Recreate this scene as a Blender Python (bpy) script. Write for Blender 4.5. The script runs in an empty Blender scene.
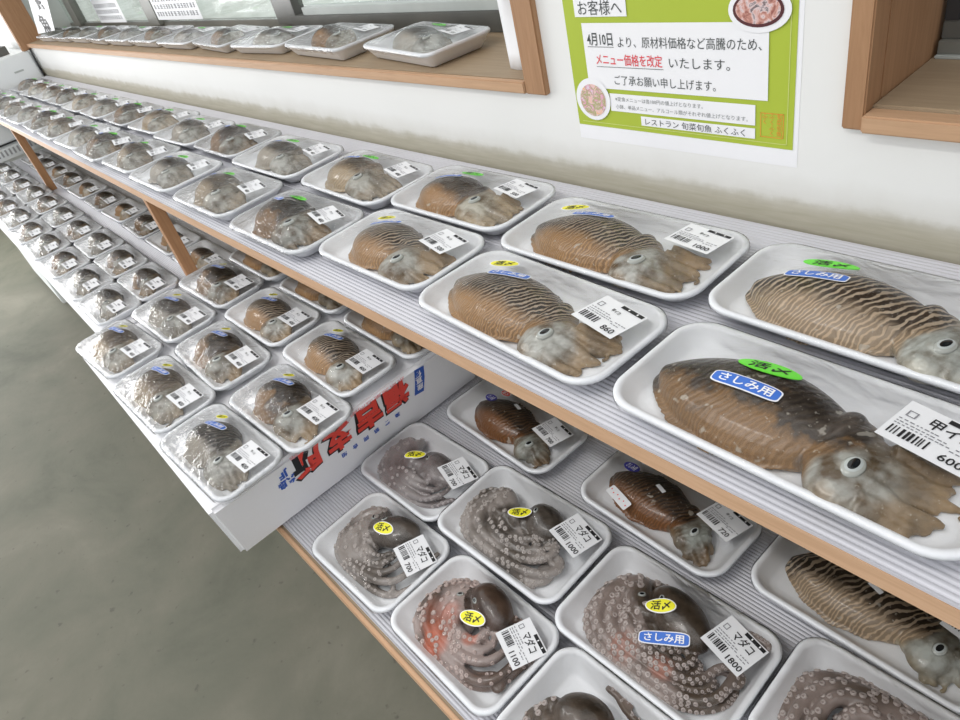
import bpy, bmesh, math, random
import numpy as np
from mathutils import Vector, Matrix
from mathutils.bvhtree import BVHTree
from mathutils import noise as mnoise

C = bpy.context.scene.collection
PI = math.pi

# ------------------------------------------------------------------ materials
def new_mat(name):
    m = bpy.data.materials.new(name); m.use_nodes = True
    nt = m.node_tree; nt.nodes.clear()
    return m, nt
def N(nt, t, **kw):
    n = nt.nodes.new(t)
    for k, v in kw.items():
        if k in n.inputs: n.inputs[k].default_value = v
        else: setattr(n, k, v)
    return n
def L(nt, a, b): nt.links.new(a, b)
def ramp(nt, fac, stops):
    r = nt.nodes.new('ShaderNodeValToRGB'); e = r.color_ramp.elements
    while len(e) < len(stops): e.new(0.5)
    for i, (p, c) in enumerate(stops):
        e[i].position = p; e[i].color = (c[0], c[1], c[2], 1) if len(c) == 3 else c
    L(nt, fac, r.inputs[0]); return r
def mix(nt, fac, a, b):
    m = nt.nodes.new('ShaderNodeMix'); m.data_type = 'RGBA'
    for s, v in ((m.inputs[0], fac), (m.inputs[6], a), (m.inputs[7], b)):
        if isinstance(v, (int, float)): s.default_value = v
        elif isinstance(v, tuple): s.default_value = (v[0], v[1], v[2], 1)
        else: L(nt, v, s)
    return m.outputs[2]
def math_(nt, op, a, b=0.0, clamp=False):
    m = nt.nodes.new('ShaderNodeMath'); m.operation = op; m.use_clamp = clamp
    for s, v in ((m.inputs[0], a), (m.inputs[1], b)):
        if isinstance(v, (int, float)): s.default_value = v
        else: L(nt, v, s)
    return m.outputs[0]
def finish(nt, color, rough=0.5, bump=None, bstr=0.3, bdist=0.002, spec=0.5, coat=0.0):
    b = nt.nodes.new('ShaderNodeBsdfPrincipled'); o = nt.nodes.new('ShaderNodeOutputMaterial')
    if isinstance(color, tuple): b.inputs['Base Color'].default_value = (color[0], color[1], color[2], 1)
    else: L(nt, color, b.inputs['Base Color'])
    if isinstance(rough, (int, float)): b.inputs['Roughness'].default_value = rough
    else: L(nt, rough, b.inputs['Roughness'])
    b.inputs['Specular IOR Level'].default_value = spec
    b.inputs['Coat Weight'].default_value = coat
    b.inputs['Coat Roughness'].default_value = 0.12
    if bump is not None:
        bp = N(nt, 'ShaderNodeBump'); bp.inputs['Strength'].default_value = bstr; bp.inputs['Distance'].default_value = bdist
        L(nt, bump, bp.inputs['Height']); L(nt, bp.outputs[0], b.inputs['Normal'])
    L(nt, b.outputs[0], o.inputs[0]); return b
def coords(nt, kind='Object', scale=(1, 1, 1), jitter=False):
    tc = nt.nodes.new('ShaderNodeTexCoord'); mp = nt.nodes.new('ShaderNodeMapping')
    mp.inputs['Scale'].default_value = scale
    L(nt, tc.outputs[kind], mp.inputs[0])
    if jitter:
        oi = nt.nodes.new('ShaderNodeObjectInfo'); cx = nt.nodes.new('ShaderNodeCombineXYZ')
        k = math_(nt, 'MULTIPLY', oi.outputs['Random'], 7.0)
        L(nt, k, cx.inputs[0]); L(nt, k, cx.inputs[2]); L(nt, cx.outputs[0], mp.inputs['Location'])
    return mp.outputs[0]
def noise(nt, vec, scale=5, detail=4, rough=0.5, dist=0.0):
    n = N(nt, 'ShaderNodeTexNoise'); n.inputs['Scale'].default_value = scale; n.inputs['Detail'].default_value = detail
    n.inputs['Roughness'].default_value = rough; n.inputs['Distortion'].default_value = dist
    L(nt, vec, n.inputs['Vector']); return n.outputs[0]
def plain(name, color, rough=0.5, spec=0.4, var=0.05, nscale=30, bstr=0.0):
    m, nt = new_mat(name)
    v = coords(nt); n = noise(nt, v, nscale, 3)
    c = mix(nt, n, tuple(max(0, x * (1 - var)) for x in color), tuple(min(1, x * (1 + var)) for x in color))
    finish(nt, c, rough, n if bstr else None, bstr, 0.001, spec)
    return m
def wood(name, a, b, axis=0, scale=18.0, rough=0.55):
    m, nt = new_mat(name)
    s = [scale, scale, scale]; s[axis] = scale * 0.05
    v = coords(nt, 'Object', tuple(s))
    w = noise(nt, v, 6, 6, 0.68, 1.2)
    big = noise(nt, coords(nt, 'Object', (1, 1, 1)), 6, 3)
    r = ramp(nt, w, [(0.3, tuple(x * 0.8 for x in a)), (0.55, tuple((x + y) / 2 for x, y in zip(a, b))), (0.72, b)])
    c = mix(nt, big, r.outputs[0], tuple((x * 0.6 + y * 0.4) for x, y in zip(a, b)))
    kn = N(nt, 'ShaderNodeTexVoronoi'); kn.inputs['Scale'].default_value = 2.2
    L(nt, coords(nt, 'Object', tuple(0.6 if i == axis else 5.0 for i in range(3))), kn.inputs['Vector'])
    k = ramp(nt, kn.outputs['Distance'], [(0.03, (1, 1, 1)), (0.09, (0, 0, 0))])
    c = mix(nt, k.outputs[0], c, tuple(x * 0.3 for x in a))
    finish(nt, c, rough, w, 0.25, 0.001, 0.3)
    return m

M = {}
M['foam'] = plain('foam', (0.90, 0.915, 0.935), 0.42, 0.45, 0.015, 400, 0.05)
M['boxfoam'] = plain('boxfoam', (0.90, 0.90, 0.92), 0.5, 0.35, 0.02, 300, 0.08)
M['paper'] = plain('paper', (0.84, 0.85, 0.87), 0.5, 0.3, 0.02)
M['ink'] = plain('ink', (0.02, 0.02, 0.022), 0.5, 0.3)
M['greyink'] = plain('greyink', (0.25, 0.25, 0.27), 0.6, 0.2)
M['redink'] = plain('redink', (0.80, 0.07, 0.05), 0.5, 0.3)
M['pinkink'] = plain('pinkink', (0.85, 0.35, 0.38), 0.5, 0.3)
M['blueink'] = plain('blueink', (0.04, 0.12, 0.50), 0.5, 0.3)
M['navyoval'] = plain('navyoval', (0.05, 0.05, 0.35), 0.4, 0.4)
M['green'] = plain('green', (0.16, 0.80, 0.05), 0.4, 0.4, 0.04)
M['yellow'] = plain('yellow', (0.86, 0.82, 0.03), 0.4, 0.4, 0.04)
M['blue'] = plain('blue', (0.05, 0.17, 0.62), 0.4, 0.4, 0.04)
M['white'] = plain('white', (0.88, 0.88, 0.90), 0.5, 0.3, 0.02)
M['postergreen'] = plain('postergreen', (0.42, 0.52, 0.055), 0.5, 0.3, 0.04, 8)
M['orangeink'] = plain('orangeink', (0.80, 0.28, 0.05), 0.5, 0.3)
M['darkmetal'] = plain('darkmetal', (0.10, 0.10, 0.09), 0.4, 0.5, 0.25, 20, 0.1)
M['greymetal'] = plain('greymetal', (0.17, 0.17, 0.15), 0.4, 0.5, 0.25, 14, 0.1)
M['rail'] = plain('rail', (0.42, 0.45, 0.43), 0.4, 0.5, 0.2, 14, 0.1)
M['black'] = plain('black', (0.03, 0.03, 0.032), 0.5, 0.4)
M['enamel'] = plain('enamel', (0.80, 0.83, 0.83), 0.4, 0.4, 0.03, 4)
M['frontwood'] = wood('frontwood', (0.54, 0.32, 0.18), (0.68, 0.46, 0.30), 0, 22)
M['postwood'] = wood('postwood', (0.36, 0.18, 0.085), (0.50, 0.28, 0.14), 2, 18)
M['frame'] = wood('frame', (0.30, 0.155, 0.075), (0.50, 0.30, 0.17), 2, 22)
M['sillwood'] = wood('sillwood', (0.30, 0.22, 0.14), (0.44, 0.34, 0.23), 0, 16)
M['silledge'] = wood('silledge', (0.46, 0.28, 0.16), (0.62, 0.40, 0.25), 0, 20)

# wall paint with an unpainted, stained foot
m, nt = new_mat('wallpaint')
v = coords(nt); sx = nt.nodes.new('ShaderNodeSeparateXYZ'); L(nt, v, sx.inputs[0])
n1 = noise(nt, v, 3.0, 4); n2 = noise(nt, v, 22, 5, 0.6); n3 = noise(nt, coords(nt, 'Object', (2, 2, 30)), 9, 3)
base = mix(nt, n1, (0.83, 0.83, 0.815), (0.80, 0.80, 0.775))
h = math_(nt, 'ADD', sx.outputs[2], math_(nt, 'MULTIPLY', math_(nt, 'SUBTRACT', n2, 0.5), 0.022))
h = math_(nt, 'ADD', h, math_(nt, 'MULTIPLY', math_(nt, 'SUBTRACT', n1, 0.5), 0.02))
r1 = ramp(nt, math_(nt, 'SUBTRACT', h, 0.45), [(0.568, (1, 1, 1)), (0.578, (0.8, 0.8, 0.8)), (0.587, (0.25, 0.25, 0.25)), (0.612, (0, 0, 0))])
stain = mix(nt, n3, (0.36, 0.335, 0.25), (0.52, 0.49, 0.40))
c = mix(nt, r1.outputs[0], base, stain)
sp = ramp(nt, noise(nt, v, 60, 2), [(0.74, (0, 0, 0)), (0.80, (0.5, 0.5, 0.5))])
c = mix(nt, sp.outputs[0], c, (0.55, 0.52, 0.46))
finish(nt, c, 0.6, n2, 0.15, 0.003, 0.3)
M['wall'] = m

m, nt = new_mat('concrete')
v = coords(nt); a = noise(nt, v, 2.2, 7, 0.62, 0.4); b = noise(nt, v, 14, 6, 0.65); g = noise(nt, v, 90, 3)
r = ramp(nt, a, [(0.30, (0.105, 0.108, 0.084)), (0.44, (0.150, 0.150, 0.118)), (0.56, (0.182, 0.174, 0.138)), (0.70, (0.235, 0.222, 0.180))])
c = mix(nt, math_(nt, 'MULTIPLY', b, 0.45), r.outputs[0], (0.15, 0.16, 0.12))
s = ramp(nt, noise(nt, v, 38, 3), [(0.66, (0, 0, 0)), (0.74, (0.7, 0.7, 0.7))])
c = mix(nt, s.outputs[0], c, (0.10, 0.095, 0.08))
finish(nt, c, 0.75, math_(nt, 'ADD', b, g), 0.12, 0.004, 0.2)
M['concrete'] = m

m, nt = new_mat('corrugated')
v = coords(nt, 'Object', (3, 40, 3)); a = noise(nt, v, 3, 4)
c = mix(nt, a, (0.56, 0.56, 0.60), (0.66, 0.66, 0.71))
d = noise(nt, coords(nt), 10, 4)
c = mix(nt, math_(nt, 'MULTIPLY', d, 0.35), c, (0.38, 0.37, 0.36))
finish(nt, c, 0.35, None, 0, 0, 0.5)
M['corrugated'] = m

def film_mat(name, bstr, scale, ior=1.27):
    m, nt = new_mat(name)
    v = coords(nt, 'Object', (1, 1.6, 1), True)
    n = noise(nt, v, scale, 3, 0.55, 1.5)
    w = N(nt, 'ShaderNodeTexWave'); w.inputs['Scale'].default_value = 6; w.inputs['Distortion'].default_value = 14; w.inputs['Detail'].default_value = 2
    L(nt, v, w.inputs['Vector'])
    hgt = math_(nt, 'ADD', n, math_(nt, 'MULTIPLY', w.outputs[1], 0.12))
    bp = N(nt, 'ShaderNodeBump'); bp.inputs['Strength'].default_value = bstr; bp.inputs['Distance'].default_value = 0.004
    L(nt, hgt, bp.inputs['Height'])
    fr = N(nt, 'ShaderNodeFresnel'); fr.inputs['IOR'].default_value = ior; L(nt, bp.outputs[0], fr.inputs['Normal'])
    tr = N(nt, 'ShaderNodeBsdfTransparent'); tr.inputs[0].default_value = (0.995, 0.997, 1.0, 1)
    gl = N(nt, 'ShaderNodeBsdfGlossy'); gl.inputs['Roughness'].default_value = 0.09; L(nt, bp.outputs[0], gl.inputs['Normal'])
    ms = N(nt, 'ShaderNodeMixShader'); o = N(nt, 'ShaderNodeOutputMaterial')
    L(nt, fr.outputs[0], ms.inputs[0]); L(nt, tr.outputs[0], ms.inputs[1]); L(nt, gl.outputs[0], ms.inputs[2]); L(nt, ms.outputs[0], o.inputs[0])
    return m
M['film'] = film_mat('film_taut', 0.6, 26)
M['filmw'] = film_mat('film_wrinkled', 1.0, 44, 1.40)

m, nt = new_mat('windowglass')
lw = N(nt, 'ShaderNodeLayerWeight'); lw.inputs[0].default_value = 0.5; fp_ = math_(nt, 'MULTIPLY', math_(nt, 'POWER', lw.outputs['Facing'], 4.0), 0.6)
tr = N(nt, 'ShaderNodeBsdfTransparent'); tr.inputs[0].default_value = (0.96, 0.985, 0.97, 1)
gl = N(nt, 'ShaderNodeBsdfGlossy'); gl.inputs['Roughness'].default_value = 0.04
df = N(nt, 'ShaderNodeBsdfDiffuse'); df.inputs[0].default_value = (0.55, 0.6, 0.55, 1)
ms = N(nt, 'ShaderNodeMixShader'); m2 = N(nt, 'ShaderNodeMixShader'); o = N(nt, 'ShaderNodeOutputMaterial')
dirt = ramp(nt, noise(nt, coords(nt), 7, 4), [(0.4, (0.02, 0.02, 0.02)), (0.8, (0.18, 0.18, 0.18))])
L(nt, dirt.outputs[0], m2.inputs[0]); L(nt, tr.outputs[0], m2.inputs[1]); L(nt, df.outputs[0], m2.inputs[2])
L(nt, fp_, ms.inputs[0]); L(nt, m2.outputs[0], ms.inputs[1]); L(nt, gl.outputs[0], ms.inputs[2]); L(nt, ms.outputs[0], o.inputs[0])
M['glass'] = m

def cuttle_mat(name, dorsal, line, flank, head, arm, stripe=1.0, sscale=40.0, flines=0.5, patch=0.25, rotz=0.5, warp=0.014, mott=0.35):
    m, nt = new_mat(name)
    at = N(nt, 'ShaderNodeAttribute'); at.attribute_name = 'reg'
    sc = nt.nodes.new('ShaderNodeSeparateColor'); L(nt, at.outputs['Color'], sc.inputs[0])
    R, G, B = sc.outputs[0], sc.outputs[1], sc.outputs[2]
    v = coords(nt, 'Object', (1, 1, 1), True)
    mp = N(nt, 'ShaderNodeMapping'); mp.inputs['Rotation'].default_value = (0, 0, rotz)
    wn = N(nt, 'ShaderNodeTexNoise'); wn.inputs['Scale'].default_value = 45; wn.inputs['Detail'].default_value = 3; L(nt, v, wn.inputs['Vector'])
    wv = nt.nodes.new('ShaderNodeVectorMath'); wv.operation = 'MULTIPLY_ADD'; L(nt, wn.outputs['Color'], wv.inputs[0]); wv.inputs[1].default_value = (warp, warp, warp); L(nt, v, wv.inputs[2])
    L(nt, wv.outputs[0], mp.inputs[0])
    w = N(nt, 'ShaderNodeTexWave'); w.inputs['Scale'].default_value = sscale; w.inputs['Distortion'].default_value = 4.5
    w.inputs['Detail'].default_value = 3; w.inputs['Detail Scale'].default_value = 0.9; w.inputs['Detail Roughness'].default_value = 0.6
    L(nt, mp.outputs[0], w.inputs['Vector'])
    w2 = N(nt, 'ShaderNodeTexWave'); w2.inputs['Scale'].default_value = sscale * 1.8; w2.inputs['Distortion'].default_value = 3.5
    w2.inputs['Detail'].default_value = 3; w2.inputs['Detail Scale'].default_value = 0.5; L(nt, mp.outputs[0], w2.inputs['Vector'])
    a = noise(nt, v, 28, 5, 0.6); f = noise(nt, v, 240, 3, 0.7); big = noise(nt, v, 12, 3)
    gg = math_(nt, 'ADD', G, math_(nt, 'MULTIPLY', math_(nt, 'SUBTRACT', a, 0.5), mott))
    gr = ramp(nt, gg, [(0.22, (0, 0, 0)), (0.40, (1, 1, 1))])
    fl = ramp(nt, big, [(0.35, flank), (0.7, tuple(x * 0.72 for x in flank))])
    fcol = mix(nt, math_(nt, 'MULTIPLY', ramp(nt, w2.outputs[1], [(0.55, (0, 0, 0)), (0.85, (1, 1, 1))]).outputs[0], flines), fl.outputs[0], tuple(min(1, x * 1.9) for x in flank))
    lines = ramp(nt, w.outputs[1], [(0.56, (0, 0, 0)), (0.78, (1, 1, 1))])
    keep = ramp(nt, noise(nt, v, 18, 2), [(0.30, (0.35, 0.35, 0.35)), (0.5, (1, 1, 1))])
    lf = math_(nt, 'MULTIPLY', math_(nt, 'MULTIPLY', lines.outputs[0], keep.outputs[0]), stripe)
    dd = mix(nt, math_(nt, 'MULTIPLY', ramp(nt, a, [(0.46, (0, 0, 0)), (0.62, (1, 1, 1))]).outputs[0], patch), dorsal, tuple(min(1, x * 3.0 + 0.05) for x in dorsal))
    dcol = mix(nt, lf, dd, line)
    mant = mix(nt, gr.outputs[0], fcol, dcol)
    hcol = mix(nt, ramp(nt, noise(nt, v, 55, 4), [(0.42, (0, 0, 0)), (0.66, (1, 1, 1))]).outputs[0], head, tuple(x * 0.35 for x in arm))
    hcol = mix(nt, B, mix(nt, ramp(nt, a, [(0.38, (0, 0, 0)), (0.62, (1, 1, 1))]).outputs[0], arm, tuple(x * 0.45 for x in arm)), hcol)
    col = mix(nt, R, hcol, mant)
    spk = ramp(nt, f, [(0.63, (0, 0, 0)), (0.70, (0.55, 0.55, 0.55))])
    col = mix(nt, spk.outputs[0], col, (0.62, 0.58, 0.50))
    sp2 = ramp(nt, noise(nt, v, 95, 2, 0.4), [(0.69, (0, 0, 0)), (0.73, (0.6, 0.6, 0.6))])
    col = mix(nt, math_(nt, 'MULTIPLY', sp2.outputs[0], R), col, (0.60, 0.56, 0.48))
    finish(nt, col, 0.38, math_(nt, 'ADD', math_(nt, 'MULTIPLY', f, 0.6), w.outputs[1]), 0.35, 0.0012, 0.5, 0.3)
    return m
K = {}
K['striped'] = cuttle_mat('cuttle_striped', (0.026, 0.018, 0.012), (0.50, 0.40, 0.30), (0.34, 0.20, 0.09), (0.50, 0.50, 0.46), (0.40, 0.28, 0.16), 0.9, 60)
K['zebra'] = cuttle_mat('cuttle_zebra', (0.035, 0.022, 0.013), (0.56, 0.45, 0.33), (0.36, 0.27, 0.18), (0.50, 0.52, 0.48), (0.40, 0.32, 0.20), 1.0, 48, 0.7, 0.2)
K['dark'] = cuttle_mat('cuttle_dark', (0.028, 0.020, 0.014), (0.26, 0.20, 0.14), (0.27, 0.16, 0.075), (0.42, 0.42, 0.38), (0.36, 0.25, 0.14), 0.12, 50, 0.2, 0.8, mott=1.5)
K['brown'] = cuttle_mat('cuttle_brown', (0.035, 0.024, 0.016), (0.22, 0.17, 0.12), (0.42, 0.25, 0.12), (0.55, 0.52, 0.44), (0.48, 0.36, 0.22), 0.35, 62, 0.3, 0.6)
K['russet'] = cuttle_mat('cuttle_russet', (0.022, 0.013, 0.008), (0.30, 0.16, 0.07), (0.20, 0.085, 0.03), (0.40, 0.42, 0.38), (0.30, 0.20, 0.11), 0.3, 62, 0.5, 0.5)
K['grey'] = cuttle_mat('cuttle_grey', (0.036, 0.031, 0.026), (0.26, 0.22, 0.18), (0.40, 0.36, 0.30), (0.50, 0.50, 0.46), (0.36, 0.31, 0.24), 0.35, 60, 0.3, 0.6)
K['pale'] = cuttle_mat('cuttle_pale', (0.085, 0.062, 0.042), (0.34, 0.28, 0.20), (0.42, 0.33, 0.22), (0.48, 0.47, 0.42), (0.42, 0.34, 0.24), 0.35, 60, 0.3, 0.7)

def octo_mat(name, top, top2, under, blush, sucker):
    m, nt = new_mat(name)
    at = N(nt, 'ShaderNodeAttribute'); at.attribute_name = 'reg'
    sc = nt.nodes.new('ShaderNodeSeparateColor'); L(nt, at.outputs['Color'], sc.inputs[0])
    R, G, B = sc.outputs[0], sc.outputs[1], sc.outputs[2]
    v = coords(nt); a = noise(nt, v, 32, 5, 0.62); f = noise(nt, v, 260, 3, 0.7); s = noise(nt, v, 14, 3)
    t = mix(nt, ramp(nt, a, [(0.35, (0, 0, 0)), (0.68, (1, 1, 1))]).outputs[0], top, top2)
    u = mix(nt, s, under, tuple(x * 0.7 for x in under))
    c = mix(nt, ramp(nt, math_(nt, 'ADD', G, math_(nt, 'MULTIPLY', math_(nt, 'SUBTRACT', a, 0.5), 0.6)), [(0.35, (0, 0, 0)), (0.62, (1, 1, 1))]).outputs[0], u, t)
    c = mix(nt, math_(nt, 'MULTIPLY', B, ramp(nt, s, [(0.35, (0.1, 0.1, 0.1)), (0.6, (1, 1, 1))]).outputs[0]), c, blush)
    c = mix(nt, R, c, sucker)
    finish(nt, c, 0.33, math_(nt, 'ADD', f, a), 0.3, 0.0012, 0.5, 0.35)
    return m
K['octo_brown'] = octo_mat('octo_brown', (0.042, 0.030, 0.020), (0.15, 0.110, 0.080), (0.36, 0.29, 0.26), (0.40, 0.19, 0.14), (0.55, 0.48, 0.45))
K['octo_grey'] = octo_mat('octo_grey', (0.055, 0.045, 0.036), (0.19, 0.16, 0.135), (0.40, 0.355, 0.325), (0.42, 0.25, 0.20), (0.50, 0.45, 0.42))
K['octo_pale'] = octo_mat('octo_pale', (0.13, 0.11, 0.105), (0.30, 0.26, 0.255), (0.40, 0.36, 0.35), (0.40, 0.30, 0.29), (0.50, 0.45, 0.44))
K['octo_red'] = octo_mat('octo_red', (0.040, 0.022, 0.014), (0.15, 0.095, 0.068), (0.45, 0.36, 0.33), (0.62, 0.15, 0.07), (0.60, 0.48, 0.44))
M['eyewhite'] = plain('eyewhite', (0.42, 0.45, 0.44), 0.2, 0.6)
M['eyerim'] = plain('eyerim', (0.34, 0.35, 0.32), 0.25, 0.6)
M['pupil'] = plain('pupil', (0.008, 0.010, 0.012), 0.12, 0.7)

# ------------------------------------------------------------------ object helpers
def link(name, me, parent=None, mats=None):
    o = bpy.data.objects.new(name, me); C.objects.link(o)
    if mats:
        for mm in mats: me.materials.append(mm)
    if parent is not None: o.parent = parent
    return o
def from_bm(name, bm, mat, parent=None, smooth=False, loc=None):
    me = bpy.data.meshes.new(name); bm.normal_update(); bm.to_mesh(me); bm.free()
    if smooth:
        for p in me.polygons: p.use_smooth = True
    o = link(name, me, parent, mat if isinstance(mat, list) else [mat])
    if loc: o.location = loc
    return o
def pydata(name, vs, fs, mats, parent=None, mi=None, smooth=False):
    me = bpy.data.meshes.new(name); me.from_pydata(vs, [], fs); me.update()
    o = link(name, me, parent, mats)
    if mi is not None:
        for p, k in zip(me.polygons, mi): p.material_index = k
    if smooth:
        for p in me.polygons: p.use_smooth = True
    return o
def box(bm, x0, x1, y0, y1, z0, z1, bev=0.0, mi=0):
    r = bmesh.ops.create_cube(bm, size=1.0)
    vs = r['verts']
    for v in vs:
        v.co = Vector(((x0 + x1) / 2 + v.co.x * (x1 - x0), (y0 + y1) / 2 + v.co.y * (y1 - y0), (z0 + z1) / 2 + v.co.z * (z1 - z0)))
    fs = set(f for v in vs for f in v.link_faces)
    for f in fs: f.material_index = mi
    if bev > 0:
        es = list(set(e for v in vs for e in v.link_edges))
        bmesh.ops.bevel(bm, geom=es, offset=bev, segments=2, affect='EDGES')
def boxobj(name, b, mat, parent=None, bev=0.0):
    bm = bmesh.new(); box(bm, *b, bev=bev); return from_bm(name, bm, mat, parent)
def thing(name, label, cat, loc=(0, 0, 0), rz=0.0, group=None):
    o = bpy.data.objects.new(name, None); C.objects.link(o); o.empty_display_size = 0.05
    o.location = loc; o.rotation_euler = (0, 0, rz); tag(o, label, cat, group); return o
def tag(o, label=None, cat=None, group=None, kind=None):
    if label: o['label'] = label
    if cat: o['category'] = cat
    if group: o['group'] = group
    if kind: o['kind'] = kind
    return o
def struct(o): o['kind'] = 'structure'; return o
def dup(root, loc, rz, label, group, scale=(1, 1, 1)):
    r = root.copy(); C.objects.link(r); r.location = loc; r.rotation_euler = (0, 0, rz); r.scale = scale
    r['label'] = label
    if group: r['group'] = group
    elif 'group' in r: del r['group']
    for ch in list(root.children):
        c = ch.copy(); C.objects.link(c); c.parent = r
        for g in list(ch.children):
            d = g.copy(); C.objects.link(d); d.parent = c
    return r

_tc = {}
def text_geo(s, size, bold=0.0, res=2):
    """flat text geometry centred on the origin: (verts Nx2, faces)"""
    key = (s, round(bold, 4), res)
    if key not in _tc:
        c = bpy.data.curves.new('t', 'FONT'); c.body = s; c.size = 1; c.offset = bold; c.resolution_u = res
        o = bpy.data.objects.new('t', c); C.objects.link(o)
        bpy.context.view_layer.update()
        me = bpy.data.meshes.new_from_object(o.evaluated_get(bpy.context.evaluated_depsgraph_get()))
        vs = np.array([tuple(v.co)[:2] for v in me.vertices]) if len(me.vertices) else np.zeros((0, 2))
        fs = [tuple(p.vertices) for p in me.polygons]
        bpy.data.objects.remove(o); bpy.data.curves.remove(c); bpy.data.meshes.remove(me)
        if len(vs): vs = vs - (vs.min(0) + vs.max(0)) / 2
        _tc[key] = (vs, fs)
    vs, fs = _tc[key]
    return vs * size, fs
class Flat:
    """flat artwork collector in local u,v; each layer slightly higher than the last"""
    def __init__(s): s.v = []; s.f = []; s.m = []
    def add(s, vs, fs, mi, lay=0):
        b = len(s.v); s.v += [(float(p[0]), float(p[1]), lay) for p in vs]
        s.f += [tuple(i + b for i in f) for f in fs]; s.m += [mi] * len(fs)
    def rect(s, x0, x1, y0, y1, mi, lay=0, nx=1, ny=1):
        vs = [(x0 + (x1 - x0) * i / nx, y0 + (y1 - y0) * j / ny) for j in range(ny + 1) for i in range(nx + 1)]
        fs = [(j * (nx + 1) + i, j * (nx + 1) + i + 1, (j + 1) * (nx + 1) + i + 1, (j + 1) * (nx + 1) + i) for j in range(ny) for i in range(nx)]
        s.add(vs, fs, mi, lay)
    def oval(s, cx, cy, a, b, mi, lay=0, power=2.0, n=32, rings=4):
        vs = [(cx, cy)]
        for r in range(1, rings + 1):
            for k in range(n):
                t = 2 * PI * k / n; ct, st = math.cos(t), math.sin(t)
                vs.append((cx + a * r / rings * math.copysign(abs(ct) ** (2 / power), ct), cy + b * r / rings * math.copysign(abs(st) ** (2 / power), st)))
        fs = [(0, 1 + k, 1 + (k + 1) % n) for k in range(n)]
        for r in range(rings - 1):
            for k in range(n):
                q = 1 + r * n; fs.append((q + k, q + n + k, q + n + (k + 1) % n, q + (k + 1) % n))
        s.add(vs, fs, mi, lay)
    def text(s, t, cx, cy, h, mi, lay=1, w=None, bold=0.0, rot=0.0, res=2, stretch=1.0):
        vs, fs = text_geo(t, h, bold, res)
        if not len(vs): return
        vs = vs.copy()
        if w: vs[:, 0] *= w / max(1e-6, (vs[:, 0].max() - vs[:, 0].min()))
        c_, s_ = math.cos(rot), math.sin(rot)
        vs = vs @ np.array([[c_, s_], [-s_, c_]])
        s.add(vs + np.array([cx, cy]), fs, mi, lay)

# ------------------------------------------------------------------ foam trays and wrap
def rrect(a, b, r, n=8):
    pts = []
    for (cx, cy, t0) in ((a - r, b - r, 0), (-(a - r), b - r, PI / 2), (-(a - r), -(b - r), PI), (a - r, -(b - r), 1.5 * PI)):
        for k in range(n + 1):
            t = t0 + PI / 2 * k / n; pts.append((cx + r * math.cos(t), cy + r * math.sin(t)))
    out = []                                   # subdivide the straight sides a little
    for i, p in enumerate(pts):
        out.append(p); q = pts[(i + 1) % len(pts)]
        d = math.hypot(q[0] - p[0], q[1] - p[1])
        if d > 0.02:
            k = 6
            for j in range(1, k): out.append((p[0] + (q[0] - p[0]) * j / k, p[1] + (q[1] - p[1]) * j / k))
    return out
def tray_mesh(Lx, Wy, H, rc):
    a, b = Lx / 2, Wy / 2
    prof = [(0.020, 0.0), (0.017, 0.0012), (0.004, H * 0.72), (0.0012, H - 0.006), (0.0, H - 0.004), (0.0, H - 0.0015), (0.0012, H - 0.0002), (0.0035, H), (0.0055, H - 0.0006), (0.007, H - 0.003), (0.0155, 0.0065), (0.019, 0.0045), (0.024, 0.004)]
    vs, fs = [], []; n = None
    for ins, z in prof:
        p = rrect(a - ins, b - ins, max(0.004, rc - ins * 0.8)); n = len(p) if n is None else n
        vs += [(x, y, z) for x, y in p[:n]]
    for k in range(len(prof) - 1):
        for i in range(n):
            j = (i + 1) % n; fs.append((k * n + i, k * n + j, (k + 1) * n + j, (k + 1) * n + i))
    fs.append(tuple(range(n))[::-1]); fs.append(tuple((len(prof) - 1) * n + i for i in range(n)))
    me = bpy.data.meshes.new('foam_tray'); me.from_pydata(vs, [], fs); me.update()
    for p in me.polygons: p.use_smooth = len(p.vertices) == 4
    me.materials.append(M['foam']); return me
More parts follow.
